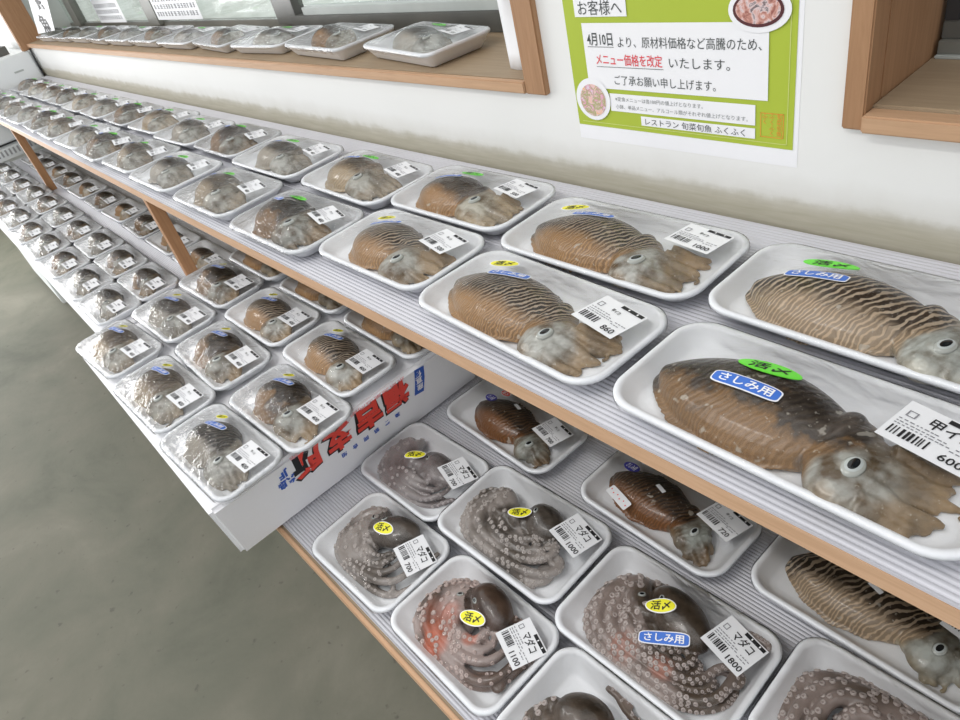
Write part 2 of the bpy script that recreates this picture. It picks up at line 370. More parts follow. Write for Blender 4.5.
def film_mesh(bvh, Lx, Wy, H, rc, mat, wr, seed):
    a, b = Lx / 2 - 0.002, Wy / 2 - 0.002; NX, NY = 64, max(24, int(64 * Wy / Lx))
    xs = np.linspace(-a, a, NX); ys = np.linspace(-b, b, NY)
    ob = np.full((NY, NX), H + 0.0006)
    top = np.zeros((NY, NX))
    for j, y in enumerate(ys):
        for i, x in enumerate(xs):
            h = bvh.ray_cast(Vector((x, y, 0.3)), Vector((0, 0, -1)))
            if h[0] is not None: top[j, i] = h[0].z + 0.0012
    XX, YY = np.meshgrid(xs, ys)
    rr = rc
    dx = np.maximum(np.abs(XX) - (a - rr), 0); dy = np.maximum(np.abs(YY) - (b - rr), 0)
    outside = (np.hypot(dx, dy) > rr - 0.002)
    z = np.maximum(ob, top); low = np.maximum(ob, top); low[outside] = H + 0.0006
    fixed = outside.copy(); fixed[0] = fixed[-1] = True; fixed[:, 0] = fixed[:, -1] = True
    z[fixed] = H + 0.0006
    for _ in range(500):
        q = z.copy()
        q[1:-1, 1:-1] = 0.25 * (z[:-2, 1:-1] + z[2:, 1:-1] + z[1:-1, :-2] + z[1:-1, 2:])
        q = np.maximum(q, low); q[fixed] = H + 0.0006; z = q
    for _ in range(2):
        q = z.copy(); q[1:-1, 1:-1] = 0.5 * z[1:-1, 1:-1] + 0.125 * (z[:-2, 1:-1] + z[2:, 1:-1] + z[1:-1, :-2] + z[1:-1, 2:]); q[fixed] = H + 0.0006; z = np.maximum(q, np.where(fixed, 0, top))
    rnd = random.Random(seed)
    if wr > 0:                                  # gathered pleats running in from the left and right ends
        pl = np.zeros_like(z)
        for _ in range(7):
            x0 = rnd.uniform(-1, 0.2) * a; y0 = rnd.uniform(-1, 1) * b; t = rnd.uniform(-1.2, 1.2)
            d = (XX - x0) * -math.sin(t) + (YY - y0) * math.cos(t); l = (XX - x0) * math.cos(t) + (YY - y0) * math.sin(t)
            pl += np.exp(-(d / 0.0028) ** 2) * np.exp(-(l / 0.03) ** 2)
        z = z + np.where(fixed, 0, wr * pl)
    def hz(x, y):
        u = min(max((x + a) / (2 * a) * (NX - 1), 0), NX - 1.001); w = min(max((y + b) / (2 * b) * (NY - 1), 0), NY - 1.001)
        i, j = int(u), int(w); fu, fv = u - i, w - j
        return (z[j, i] * (1 - fu) + z[j, i + 1] * fu) * (1 - fv) + (z[j + 1, i] * (1 - fu) + z[j + 1, i + 1] * fu) * fv
    R = 30; pts = rrect(a, b, rc); n = len(pts)
    vs = [(0, 0, hz(0, 0))]
    for r in range(1, R + 1):
        s = r / R
        for x, y in pts: vs.append((x * s, y * s, hz(x * s, y * s)))
    for ins, zz in ((-0.0030, H - 0.001), (-0.0034, H - 0.006), (-0.0012, H - 0.010)):
        for x, y in rrect(a - ins, b - ins, rc - ins)[:n]: vs.append((x, y, zz))
    fs = [(0, 1 + k, 1 + (k + 1) % n) for k in range(n)]
    for r in range(R + 2):
        q = 1 + r * n
        for k in range(n): fs.append((q + k, q + n + k, q + n + (k + 1) % n, q + (k + 1) % n))
    me = bpy.data.meshes.new('film_wrap'); me.from_pydata(vs, [], fs); me.update()
    for p in me.polygons: p.use_smooth = True
    me.materials.append(mat)
    return me, hz

# ------------------------------------------------------------------ creature meshes
def loft(bm, secs):
    rows = [[bm.verts.new(p) for p in s] for s in secs]; n = len(rows[0])
    for a, b in zip(rows, rows[1:]):
        for i in range(n): bm.faces.new((a[i], a[(i + 1) % n], b[(i + 1) % n], b[i]))
    bm.faces.new(rows[0][::-1]); bm.faces.new(rows[-1])
def tube(bm, pts, rad, n=10, flat=1.0):
    secs = []
    for i, p in enumerate(pts):
        t = (Vector(pts[min(i + 1, len(pts) - 1)]) - Vector(pts[max(i - 1, 0)])).normalized()
        s = t.cross(Vector((0, 0, 1))); s = s.normalized() if s.length > 1e-4 else Vector((1, 0, 0)); u = s.cross(t)
        secs.append([Vector(p) + rad[i] * (s * math.cos(2 * PI * k / n) + u * math.sin(2 * PI * k / n) * flat) for k in range(n)])
    loft(bm, secs)
def blob(bm, c, r, rz=0.0):
    q = bmesh.ops.create_icosphere(bm, subdivisions=3, radius=1.0)
    mt = Matrix.Translation(c) @ Matrix.Rotation(rz, 4, 'Z') @ Matrix.Diagonal((r[0], r[1], r[2], 1))
    bmesh.ops.transform(bm, matrix=mt, verts=q['verts'])
def remesh(bm, vox, smooth=3):
    me = bpy.data.meshes.new('tmp'); bm.to_mesh(me); bm.free()
    o = bpy.data.objects.new('tmp', me); C.objects.link(o)
    md = o.modifiers.new('r', 'REMESH'); md.mode = 'VOXEL'; md.voxel_size = vox
    s = o.modifiers.new('s', 'SMOOTH'); s.iterations = smooth; s.factor = 0.5
    bpy.context.view_layer.update()
    out = bpy.data.meshes.new_from_object(o.evaluated_get(bpy.context.evaluated_depsgraph_get()))
    bpy.data.objects.remove(o); bpy.data.meshes.remove(me)
    n = len(out.vertices); co = np.empty(n * 3); out.vertices.foreach_get('co', co); co = co.reshape(-1, 3)
    co[:, 2] = np.maximum(co[:, 2], 0.0046)
    out.vertices.foreach_set('co', co.ravel()); out.update()
    for p in out.polygons: p.use_smooth = True
    return out, co
def set_reg(me, reg):
    at = me.color_attributes.new('reg', 'FLOAT_COLOR', 'POINT'); at.data.foreach_set('color', reg.astype(np.float32).ravel())
def sstep(a, b, x):
    t = np.clip((x - a) / (b - a), 0, 1); return t * t * (3 - 2 * t)
def cuttlefish(tail, front, w, hgt, eye, armF, armB, seed, vox, fin=0.010, dors=0.0):
    """one continuous cuttlefish lying on its belly; returns mesh, eye spot"""
    rnd = random.Random(seed)
    T, F = Vector((*tail, 0)), Vector((*front, 0)); ax = (F - T); Lm = ax.length; ax.normalize(); sd = Vector((-ax.y, ax.x, 0))
    bm = bmesh.new(); secs = []; fins = []; n = 26
    for i in range(n):
        t = i / (n - 1)
        wt = w * (math.sin(PI * min(0.985, max(0.012, t * 0.86 + 0.02))) ** 0.62)
        ht = hgt * (math.sin(PI * min(0.97, max(0.03, t * 0.80 + 0.06))) ** 0.55)
        c = T + ax * (t * Lm); sec = []
        for k in range(24):
            f = 2 * PI * k / 24; y = wt * math.cos(f); z = math.sin(f)
            z = 0.0065 + (ht * abs(z) ** 0.85 if z > 0 else -0.004 * abs(z))
            sec.append(c + sd * y + Vector((0, 0, z)))
        secs.append(sec)
        fw = wt + fin * (math.sin(PI * min(1, max(0.02, t * 0.93 + 0.04))) ** 0.5) ; sec = []
        for k in range(28):
            f = 2 * PI * k / 28; e = math.cos(f); y = fw * math.copysign(abs(e) ** 0.7, e)
            wav = 0.0022 * math.sin(t * 24 + seed) * (abs(e) ** 6)
            sec.append(c - ax * 0.004 + sd * y + Vector((0, 0, 0.0085 + wav + 0.0022 * math.sin(f))))
        fins.append(sec)
    loft(bm, secs); loft(bm, fins)
    # dorsal lip of the mantle pointing over the head
    blob(bm, F + sd * 0.004 + Vector((0, 0, hgt * 0.55)), (0.014, w * 0.55, hgt * 0.45), math.atan2(ax.y, ax.x))
    E = Vector((*eye, 0)); AF = Vector((*armF, 0)); AB = Vector((*armB, 0))
    hd = F.lerp(E, 0.75); hw = w * 0.78
    hr = (0.55 * w, hw, hgt * 0.50)
    blob(bm, hd + Vector((0, 0, 0.004 + hgt * 0.40)), hr, math.atan2(ax.y, ax.x))
    blob(bm, F.lerp(hd, 0.4) + Vector((0, 0, 0.004 + hgt * 0.35)), (0.5 * w, hw * 0.95, hgt * 0.50), math.atan2(ax.y, ax.x))
    blob(bm, E + Vector((0, 0, 0.004 + hgt * 0.42)), (w * 0.30, w * 0.28, hgt * 0.46), 0)
    mid = (AF + AB) / 2; root = hd.lerp(mid, 0.25); sp = (AB - AF)
    for k in range(12):
        f = k / 11; end = AF.lerp(AB, f) + Vector((rnd.uniform(-.009, .003) - 0.010 * (abs(f - 0.5) * 2) ** 2, rnd.uniform(-.003, .003), 0))
        st = root + sp * (f - 0.5) * 0.9; d = end - st; nrm = Vector((-d.y, d.x, 0)).normalized()
        bend = rnd.uniform(-0.07, 0.07); pts = []; rad = []
        for i in range(12):
            t = i / 11; p = st + d * t + nrm * math.sin(PI * t) * bend * d.length + nrm * math.sin(t * 7 + seed + k) * 0.0015
            z = 0.0055 + hgt * 0.42 * (1 - t) ** 1.3 * (0.7 + 0.3 * math.cos((f - 0.5) * 2.5)) + (0.0045 if k % 2 else 0) * (1 - 0.6 * t)
            pts.append((p.x, p.y, z)); rad.append((0.105 * w * (1 - t) ** 0.6 + 0.0026) * (1.0 if t < 0.95 else 0.7))
        if k in (2, 6):
            for q in range(1, 5):
                a = q * 0.7; pts.append((pts[11][0] + 0.004 * math.sin(a), pts[11][1] - 0.004 * (1 - math.cos(a)), 0.006)); rad.append(0.002)
        tube(bm, pts, rad, 8)
    me, co = remesh(bm, vox)
    rel = co[:, :2] - np.array(tail); A = np.array((ax.x, ax.y)); S = np.array((sd.x, sd.y))
    u = rel @ A / Lm; v = rel @ S / w
    lip = 1.0 + 0.16 * np.clip(1 - (v * 1.5) ** 2, 0, 1)
    man = 1 - sstep(lip - 0.05, lip + 0.02, u)
    lowered = (co[:, 2] < 0.0075 + 0.35 * hgt) & (u > 0.93); man = np.where(lowered, man * 0.2, man)
    de = np.hypot(co[:, 0] - eye[0], co[:, 1] - eye[1]); B = (1 - sstep(w * 0.35, w * 0.80, de)) * 0.9 + 0.1 * (1 - sstep(w * .8, w * 1.3, de)) + 0.35 * (1 - sstep(1.0, 1.12, u)) * sstep(0.97, 1.0, u)
    B = np.clip(B, 0, 1)
    reg = np.stack([man, np.clip(v * 0.5 + 0.5 + dors + 0.0 * u, 0, 1), B, np.ones_like(u)], 1)
    set_reg(me, reg)
    return me
def eye_mesh(r):
    prof = [(0, 0.34 * r, 2), (0.42 * r, 0.33 * r, 2), (0.62 * r, 0.28 * r, 0), (0.80 * r, 0.20 * r, 0), (0.95 * r, 0.10 * r, 1), (1.05 * r, 0.0, 1), (1.08 * r, -0.2 * r, 1)]
    n = 20; vs = [(0, 0, prof[0][1])]; fs = []; mi = []
    for q, (ra, z, mm) in enumerate(prof[1:]):
        for k in range(n):
            t = 2 * PI * k / n; sq = 0.58 if q == 0 else (0.66 if q == 1 else 0.82)
            vs.append((ra * 1.15 * math.cos(t), ra * sq * math.sin(t), z))
    for k in range(n): fs.append((0, 1 + k, 1 + (k + 1) % n)); mi.append(0)
    for q in range(len(prof) - 2):
        for k in range(n):
            b = 1 + q * n; fs.append((b + k, b + n + k, b + n + (k + 1) % n, b + (k + 1) % n)); mi.append({0: 0, 1: 1, 2: 2, 3: 2, 4: 2}[q])
    me = bpy.data.meshes.new('eye'); me.from_pydata(vs, [], fs); me.update()
    for mm in (M['pupil'], M['eyewhite'], M['eyerim']): me.materials.append(mm)
    for p, k in zip(me.polygons, mi): p.material_index = k; p.use_smooth = True
    return me
def octopus(Lx, Wy, sac, sacr, sacrot, seed, vox, t0, t1, rmax, curl, sck, blush=None, head=None, nest=0.8):
    """one continuous octopus: sac, head and eight arms laid in nested arcs with sucker cups"""
    rnd = random.Random(seed); bm = bmesh.new()
    sx, sy = sac
    blob(bm, Vector((sx, sy, 0.006 + sacr[2] * 0.9)), sacr, sacrot)
    hx, hy = head if head else (sx - sacr[0] * 0.75, sy - sacr[1] * 0.35)
    blob(bm, Vector((hx, hy, 0.018)), (0.018, 0.016, 0.013)); blob(bm, Vector((sx * .5 + hx * .5, sy * .5 + hy * .5, 0.017)), (0.020, 0.018, 0.013))
    web = Vector((hx - 0.004, hy - 0.014, 0)); blob(bm, web + Vector((0, 0, 0.014)), (0.026, 0.020, 0.011))
    se = lambda x: math.copysign(abs(x) ** 0.72, x)
    A0, B0 = Lx / 2 - 0.0175, Wy / 2 - 0.0155
    arms = []
    for k in range(8):
        lay = k % 2; f = k / 7.0; ro = (1.0, 0.90, 0.78, 0.68, 0.56, 0.46, 0.36, 0.27)[k]
        a0 = t0 + rnd.uniform(-0.25, 0.25) + f * 0.3; a1 = t1 + rnd.uniform(-0.2, 0.7) + lay * 0.6 - f * 0.3
        if k % 3 == 2: a0, a1 = a0 + 0.5, a1 + 0.2
        pts = []; nn = 46
        lead = 9
        first = Vector((A0 * ro * se(math.cos(a0)), B0 * ro * se(math.sin(a0)), 0)); ctr = web
        for i in range(lead):
            t = i / lead; p = ctr.lerp(first, t); pts.append([p.x, p.y, 0.012 + 0.012 * math.sin(PI * t) + 0.006 * f])
        ph = rnd.uniform(0, 6)
        for i in range(nn):
            t = i / (nn - 1); a = a0 + (a1 - a0) * t
            wob = 1 + 0.05 * math.sin(t * 6 + ph) + 0.02 * math.sin(t * 15 + ph)
            z = 0.0085 + 0.0095 * lay + 0.004 * f + 0.0025 * math.sin(t * 9 + ph * 2)
            pts.append([A0 * ro * wob * se(math.cos(a)), B0 * ro * wob * se(math.sin(a)), z])
        # smooth
        P = np.array(pts)
        P[:, 0] = np.clip(P[:, 0], -A0 - 0.002, A0 + 0.002); P[:, 1] = np.clip(P[:, 1], -B0 - 0.002, B0 + 0.002)
        for _ in range(6): P[1:-1] = 0.25 * P[:-2] + 0.5 * P[1:-1] + 0.25 * P[2:]
        # curled tip
        d = P[-1] - P[-2]; ang = math.atan2(d[1], d[0]); step = max(0.0016, np.linalg.norm(d)); sgn = rnd.choice((-1, 1)); ext = []
        cur = P[-1].copy()
        for i in range(int(18 * curl)):
            ang += sgn * (0.14 + 0.02 * i); cur = cur + np.array([math.cos(ang), math.sin(ang), 0]) * step * (1 - i / 40); ext.append(cur.copy())
        if ext: P = np.vstack([P, np.array(ext)])
        P[:, 0] = np.clip(P[:, 0], -A0 - 0.003, A0 + 0.003); P[:, 1] = np.clip(P[:, 1], -B0 - 0.003, B0 + 0.003)
        m = len(P); rad = [rmax * (1 - 0.72 * (i / (m - 1)) ** 1.4) for i in range(m)]
        tube(bm, [tuple(p) for p in P], rad, 10, 0.92); arms.append((P, rad))
    me, co = remesh(bm, vox, 2)
    nv = len(co)
    co = co + np.array([[0, 0, 0.0010 * mnoise.noise(Vector((x * 70, y * 70, seed))) if z > 0.012 else 0] for x, y, z in co])
    me.vertices.foreach_set('co', co.ravel()); me.update()
    dsac = ((co[:, 0] - sx) / (sacr[0] * 1.05)) ** 2 + ((co[:, 1] - sy) / (sacr[1] * 1.2)) ** 2
    G = np.full(nv, 0.42); 
    nz = np.array([mnoise.noise(Vector((x * 22 + seed, y * 22, 0))) for x, y, _ in co])
    G = np.clip(0.42 + 0.75 * nz, 0, 1); G = np.where(dsac < 1.1, np.clip(0.85 + 0.5 * nz, 0.55, 1), G)
    B = np.zeros(nv)
    if blush:
        for bx, by, br in blush: B = np.maximum(B, 1 - sstep(br * 0.4, br, np.hypot(co[:, 0] - bx, co[:, 1] - by)))
    # sucker cups, two rows along each arm
    V = [tuple(c) for c in co]; Fc = [tuple(p.vertices) for p in me.polygons]; regR = [0.0] * nv; bv = BVHTree.FromPolygons([Vector(c) for c in co], Fc)
    nring = 8
    newv, newf = [], []
    for P, rad in arms:
        acc = 0
        for i in range(8, len(P) - 2):
            acc += np.linalg.norm(P[i] - P[i - 1]); r = rad[i]
            if acc < r * 0.95: continue
            acc = 0
            t = P[i + 1] - P[i - 1]; t = t / (np.linalg.norm(t) + 1e-9); s = np.array([t[1], -t[0], 0])
            if s @ np.array([P[i][0], P[i][1], 0]) < 0: s = -s
            for row, lean in ((0, 0.25), (1, 0.80)):
                if rnd.random() > sck: continue
                p = P[i] + s * r * lean + t * r * 0.45 * row
                h = bv.ray_cast(Vector((p[0], p[1], 0.2)), Vector((0, 0, -1)))
                if h[0] is None: continue
                if abs(h[0].z - P[i][2]) > r * 1.4: continue
                nrm = (h[1] + Vector((s[0], s[1], 0)) * 0.3).normalized(); q = nrm.to_track_quat('Z', 'Y'); rs = r * rnd.uniform(0.36, 0.46)
                b = nv + len(newv)
                for (ra, z) in ((1.0, -0.35), (0.98, 0.30), (0.62, 0.42), (0.38, 0.05)):
                    for k in range(nring):
                        a = 2 * PI * k / nring; newv.append(tuple(h[0] + q @ Vector((ra * rs * math.cos(a), ra * rs * math.sin(a), z * rs)))); regR.append(0.85 if ra > 0.5 else 0.25)
                for z_ in range(3):
                    for k in range(nring): newf.append((b + z_ * nring + k, b + z_ * nring + (k + 1) % nring, b + (z_ + 1) * nring + (k + 1) % nring, b + (z_ + 1) * nring + k))
                newf.append(tuple(b + 3 * nring + k for k in range(nring)))
    me2 = bpy.data.meshes.new('octopus'); me2.from_pydata(V + newv, [], Fc + newf); me2.update()
    for p in me2.polygons: p.use_smooth = True
    k = len(newv); reg = np.stack([np.array(regR), np.concatenate([G, np.zeros(k)]), np.concatenate([B, np.zeros(k)]), np.ones(nv + k)], 1)
    set_reg(me2, reg); bpy.data.meshes.remove(me)
    return me2, (hx, hy)

# ------------------------------------------------------------------ labels and stickers
def drape(name, fl, cx, cy, rot, hz, off, mats, parent, thick=0.0004):
    c_, s_ = math.cos(rot), math.sin(rot); vs = []
    for x, y, lay in fl.v:
        X = cx + x * c_ - y * s_; Y = cy + x * s_ + y * c_
        vs.append((X, Y, hz(X, Y) + off + lay * thick))
    return pydata(name, vs, fl.f, mats, parent, fl.m)
def price_label(parent, cx, cy, rot, w, h, title, price, hz, fine=True):
    # the card is stiff: fit it as a plane resting on the film
    c_, s_ = math.cos(rot), math.sin(rot)
    g = [(u, v) for u in np.linspace(-w / 2, w / 2, 7) for v in np.linspace(-h / 2, h / 2, 7)]
    P = np.array([(u, v, hz(cx + u * c_ - v * s_, cy + u * s_ + v * c_)) for u, v in g])
    A = np.c_[P[:, :2], np.ones(len(P))]; k, *_ = np.linalg.lstsq(A, P[:, 2], rcond=None)
    k[2] += (P[:, 2] - A @ k).max() * 0.7 + 0.0006
    def plane(X, Y):
        dx, dy = X - cx, Y - cy; u = dx * c_ + dy * s_; v = -dx * s_ + dy * c_
        return max(k[0] * u + k[1] * v + k[2], hz(X, Y) + 0.0004)
    base = Flat(); base.rect(-w / 2, w / 2, -h / 2, h / 2, 0, 0, 10, 8)
    lab = drape('price_label', base, cx, cy, rot, plane, 0.0, [M['paper']], parent)
    f = Flat()
    f.rect(-w * 0.04, w * 0.46, h * 0.37, h * 0.465, 0, 1, 6, 1)
    for q in (0.13, 0.33): f.rect(w * q - w * 0.014, w * q + w * 0.014, h * 0.39, h * 0.445, 1, 1.6)
    rnd = random.Random(title + price)
    x = -w * 0.44
    while x < -w * 0.02:
        b = rnd.choice((0.0016, 0.001, 0.0007)) * w / 0.05; f.rect(x, x + b, -h * 0.36, -h * 0.16, 0, 1); x += b + rnd.choice((0.0012, 0.0007, 0.0018)) * w / 0.05
    if fine:
        small = title == '甲イカ' and price != '600'
        f.text(title, w * (0.0 if small else 0.08), h * 0.20, h * (0.12 if small else 0.27), 0, 1, w=w * (0.20 if small else 0.50), bold=0.012, rot=-0.06)
        f.text(price, w * 0.27, -h * 0.33, h * 0.22, 0, 1, bold=0.012)
        for r_, (y, x0, x1) in enumerate(((0.02, -0.45, -0.02), (-0.05, -0.45, 0.10), (-0.11, -0.45, 0.16), (-0.08, 0.22, 0.44), (-0.16, 0.18, 0.36))):
            x = w * x0
            while x < w * x1:
                l = rnd.uniform(0.0012, 0.0032); f.rect(x, x + l, h * y, h * (y + 0.022), 2, 1); x += l + rnd.uniform(0.0006, 0.0016)
        for (x, y, s) in ((-0.37, 0.20, 0.055),):           # recycling mark
            f.rect(w * (x - s), w * (x + s), h * (y + s), h * (y + s * 1.35), 2, 1); f.rect(w * (x - s), w * (x + s), h * (y - s * 1.35), h * (y - s), 2, 1)
            f.rect(w * (x - s), w * (x - s * 0.7), h * (y - s), h * (y + s), 2, 1); f.rect(w * (x + s * 0.7), w * (x + s), h * (y - s), h * (y + s), 2, 1)
    else:
        f.rect(-w * 0.12, w * 0.10, h * 0.12, h * 0.22, 2, 1); f.rect(w * 0.14, w * 0.38, -h * 0.38, -h * 0.26, 0, 1); f.rect(-w * 0.42, w * 0.05, 0, h * 0.03, 2, 1)
    drape('label_printing', f, cx, cy, rot, plane, 0.0002, [M['ink'], M['white'], M['greyink']], lab, 0.0003)
    return lab
def sticker(parent, kind, x, y, rot, hz, sc=1.0, fine=True):
    f = Flat()
    if kind == 'green': a, b, p, mats, tx, ti, lab = 0.0245, 0.0095, 2, [M['green'], M['green'], M['ink']], '活〆', 2, 'green oval sticker'
    elif kind == 'yellow': a, b, p, mats, tx, ti, lab = 0.0155, 0.0078, 2, [M['white'], M['yellow'], M['ink']], '活〆', 2, 'yellow oval sticker'
    elif kind == 'blue': a, b, p, mats, tx, ti, lab = 0.0275, 0.0072, 5, [M['white'], M['blue'], M['white']], 'さしみ用', 2, 'blue pill-shaped sticker with white border'
    elif kind == 'navy': a, b, p, mats, tx, ti, lab = 0.0125, 0.0068, 2, [M['navyoval'], M['navyoval'], M['white']], 'さしみ用', 2, 'dark blue oval sticker'
    elif kind == 'red': a, b, p, mats, tx, ti, lab = 0.0105, 0.0062, 2, [M['white'], M['redink'], M['white']], '活〆', 2, 'red oval sticker'
    elif kind == 'tag': a, b, p, mats, tx, ti, lab = 0.007, 0.0026, 12, [M['paper'], M['paper'], M['greyink']], '', 2, 'small white strip sticker'
    else: a, b, p, mats, tx, ti, lab = 0.019, 0.0062, 12, [M['paper'], M['paper'], M['redink']], '', 2, 'white strip with red print'
    a *= sc; b *= sc
    f.oval(0, 0, a, b, 0, 0, p, 36, 5)
    if kind not in ('tag', 'strip'): f.oval(0, 0, a - 0.0011 * sc, b - 0.0011 * sc, 1, 0.8, p, 36, 5)
    if tx: f.text(tx, 0, 0, b * (1.25 if p == 2 else 1.30), ti, 1.8, w=a * (1.25 if p == 2 else 1.55), bold=0.02, res=2 if fine else 1)
    if kind == 'strip':
        for k in range(6): f.oval(-a * 0.8 + k * a * 0.32, 0.001 * (-1) ** k, 0.0009, 0.0009, 2, 1, 2, 8, 1)
    o = drape('sticker', f, x, y, rot, hz, 0.0007, mats, parent, 0.00035)
    o['label'] = lab
    return o

# ------------------------------------------------------------------ packs
_seed = [10]
def make_pack(name, label, cat, loc, rz, Lx, Wy, creature, lab, stickers=(), H=0.021, rc=0.026, film='film', wr=0.0, fine=True, group=None):
    _seed[0] += 1; sd = _seed[0]
    root = thing(name, label, cat, loc, rz, group)
    link('foam_tray', tray_mesh(Lx, Wy, H, rc), root)
    kind = creature.pop('kind'); mat = K[creature.pop('mat')]
    if kind == 'cuttle':
        me = cuttlefish(seed=sd, **creature); nm = 'cuttlefish'; eyes = [creature['eye']]; er = creature['w'] * 0.165
    else:
        me, hd = octopus(Lx, Wy, seed=sd, **creature); nm = 'octopus'; eyes = [(hd[0] - 0.012, hd[1] + 0.004), (hd[0] + 0.010, hd[1] + 0.008)]; er = 0.0035
    body = link(nm, me, root, [mat])
    co = [v.co.copy() for v in me.vertices]; bv = BVHTree.FromPolygons(co, [tuple(p.vertices) for p in me.polygons])
    em = eye_mesh(er)
    for e in eyes:
        h = bv.ray_cast(Vector((e[0], e[1], 0.3)), Vector((0, 0, -1)))
        if h[0] is None: continue
        o = link('eye', em, body); n = (h[1] + Vector((0, 0, 1.2))).normalized()
        o.rotation_euler = (n.to_track_quat('Z', 'Y').to_matrix() @ Matrix.Rotation(0.3, 3, 'Z')).to_euler(); o.location = h[0] + n * 0.0003
    fm, hz = film_mesh(bv, Lx, Wy, H, rc, M[film], wr, sd)
    link('film_wrap', fm, root)
    if lab:
        cx, cy, rot, w, h, title, price = lab
        price_label(root, cx, cy, math.radians(rot), w, h, title, price, hz, fine)
    for s in stickers: sticker(root, s[0], s[1], s[2], math.radians(s[3]), hz, s[4] if len(s) > 4 else 1.0, fine)
    return root

ZU, ZL, ZB, ZS = 1.0005, 0.7305, 0.8435, 1.1375
R_ = math.radians
BIG = dict(kind='cuttle', tail=(-0.116, -0.006), front=(0.034, -0.006), w=0.045, hgt=0.031, eye=(0.060, -0.032), armF=(0.108, -0.046), armB=(0.114, 0.022), vox=0.0016, fin=0.007)
def big(**k): d = dict(BIG); d.update(k); return d

# upper shelf, the unwrapped-looking big packs at the near end
make_pack('cuttlefish_pack', 'large dark blotchy cuttlefish pack priced 600, front of upper shelf', 'fish pack',
    (-0.176, 0.362, ZU), R_(-1), 0.270, 0.130, big(mat='dark', w=0.047, tail=(-0.114, -0.006), vox=0.0014, armF=(0.112, -0.047), eye=(0.056, -0.034)),
    (0.083, 0.022, -6, 0.058, 0.046, '甲イカ', '600'), [('green', -0.034, 0.020, 7), ('blue', -0.036, -0.009, 2)], rc=0.030)
make_pack('cuttlefish_pack', 'finely striped cuttlefish pack with green oval, back right of upper shelf', 'fish pack',
    (-0.182, 0.508, ZU), R_(-1), 0.270, 0.130, big(mat='zebra', w=0.046, tail=(-0.110, -0.008), vox=0.0015, eye=(0.060, -0.036)),
    (0.085, 0.034, -6, 0.056, 0.044, '甲イカ', '600'), [('green', -0.060, 0.032, 4), ('blue', -0.058, 0.002, 2)], rc=0.030)
make_pack('cuttlefish_pack', 'brown cuttlefish pack with striped back priced 860, front of upper shelf', 'fish pack',
    (-0.455, 0.366, ZU), R_(-2.4), 0.268, 0.127, big(mat='striped', eye=(0.058, -0.034), vox=0.0014),
    (0.085, 0.022, -6, 0.054, 0.046, '甲イカ', '860'), [('yellow', -0.080, 0.036, 20, 1.2), ('blue', -0.048, 0.016, 14, 0.95)], rc=0.030)
make_pack('cuttlefish_pack', 'striped brown cuttlefish pack priced 1000, back of upper shelf below the poster', 'fish pack',
    (-0.461, 0.506, ZU), R_(0.3), 0.269, 0.132, big(mat='striped', w=0.047, tail=(-0.110, -0.008), eye=(0.058, -0.036)),
    (0.085, 0.032, -5, 0.054, 0.044, '甲イカ', '1000'), [('yellow', -0.086, 0.034, 20, 1.2), ('blue', -0.044, 0.018, 8)], rc=0.030)
make_pack('cuttlefish_pack', 'cuttlefish pack on upper shelf front, directly left of the 860 pack', 'fish pack',
    (-0.712, 0.382, ZU), R_(0.5), 0.230, 0.130, big(mat='striped', tail=(-0.082, -0.004), front=(0.026, -0.002), w=0.045, eye=(0.050, -0.034), armF=(0.088, -0.046), armB=(0.096, 0.020)),
    (0.066, 0.026, -8, 0.050, 0.042, '甲イカ', '500'), [('yellow', -0.066, 0.034, 20), ('blue', -0.044, 0.018, 22, 0.9)], rc=0.030)
make_pack('cuttlefish_pack', 'tan cuttlefish pack, upper shelf back row, third from the near end', 'fish pack',
    (-0.728, 0.521, ZU), R_(1), 0.238, 0.130, big(mat='brown', tail=(-0.092, -0.006), front=(0.018, -0.004), w=0.045, eye=(0.042, -0.024), armF=(0.088, -0.046), armB=(0.096, 0.018)),
    (0.066, 0.030, -8, 0.050, 0.040, '甲イカ', '500'), [('green', -0.030, 0.038, 8, 0.8), ('blue', -0.050, 0.010, 14, 0.9)], rc=0.030)
u4 = make_pack('cuttlefish_pack', 'rounded olive cuttlefish pack, upper shelf front row, fourth from the near end', 'fish pack',
    (-0.948, 0.357, ZU), R_(0.6), 0.232, 0.130, big(mat='dark', tail=(-0.086, 0.000), front=(0.014, -0.004), w=0.046, hgt=0.036, eye=(0.044, -0.026), armF=(0.066, -0.048), armB=(0.094, 0.010)),
    (0.066, 0.022, -10, 0.046, 0.040, '甲イカ', '400'), [('green', -0.026, 0.030, 4, 0.8), ('blue', -0.048, 0.008, -8, 0.8)], rc=0.030, film='filmw')
v4 = make_pack('cuttlefish_pack', 'folded olive cuttlefish pack, upper shelf back row, fourth from the near end', 'fish pack',
    (-0.968, 0.503, ZU), R_(-1), 0.238, 0.134, big(mat='pale', tail=(-0.084, -0.012), front=(0.008, 0.006), w=0.044, hgt=0.034, eye=(0.030, -0.026), armF=(0.068, -0.046), armB=(0.096, 0.012)),
    (0.068, 0.030, -8, 0.048, 0.040, '甲イカ', '400'), [('green', -0.024, 0.034, 4, 0.8), ('blue', -0.046, 0.010, 12, 0.8)], rc=0.030)
v5 = make_pack('cuttlefish_pack', 'grey mottled cuttlefish pack, upper shelf back row, fifth from the near end', 'fish pack',
    (-1.235, 0.500, ZU), R_(0.8), 0.245, 0.132, big(mat='grey', tail=(-0.078, -0.010), front=(0.014, 0.004), w=0.042, hgt=0.032, eye=(0.036, -0.026), armF=(0.070, -0.046), armB=(0.090, 0.008), vox=0.002),
    (0.070, 0.030, -8, 0.048, 0.038, '甲イカ', '400'), [('green', -0.022, 0.034, 4, 0.8), ('blue', -0.048, 0.010, 12, 0.8)], rc=0.028)
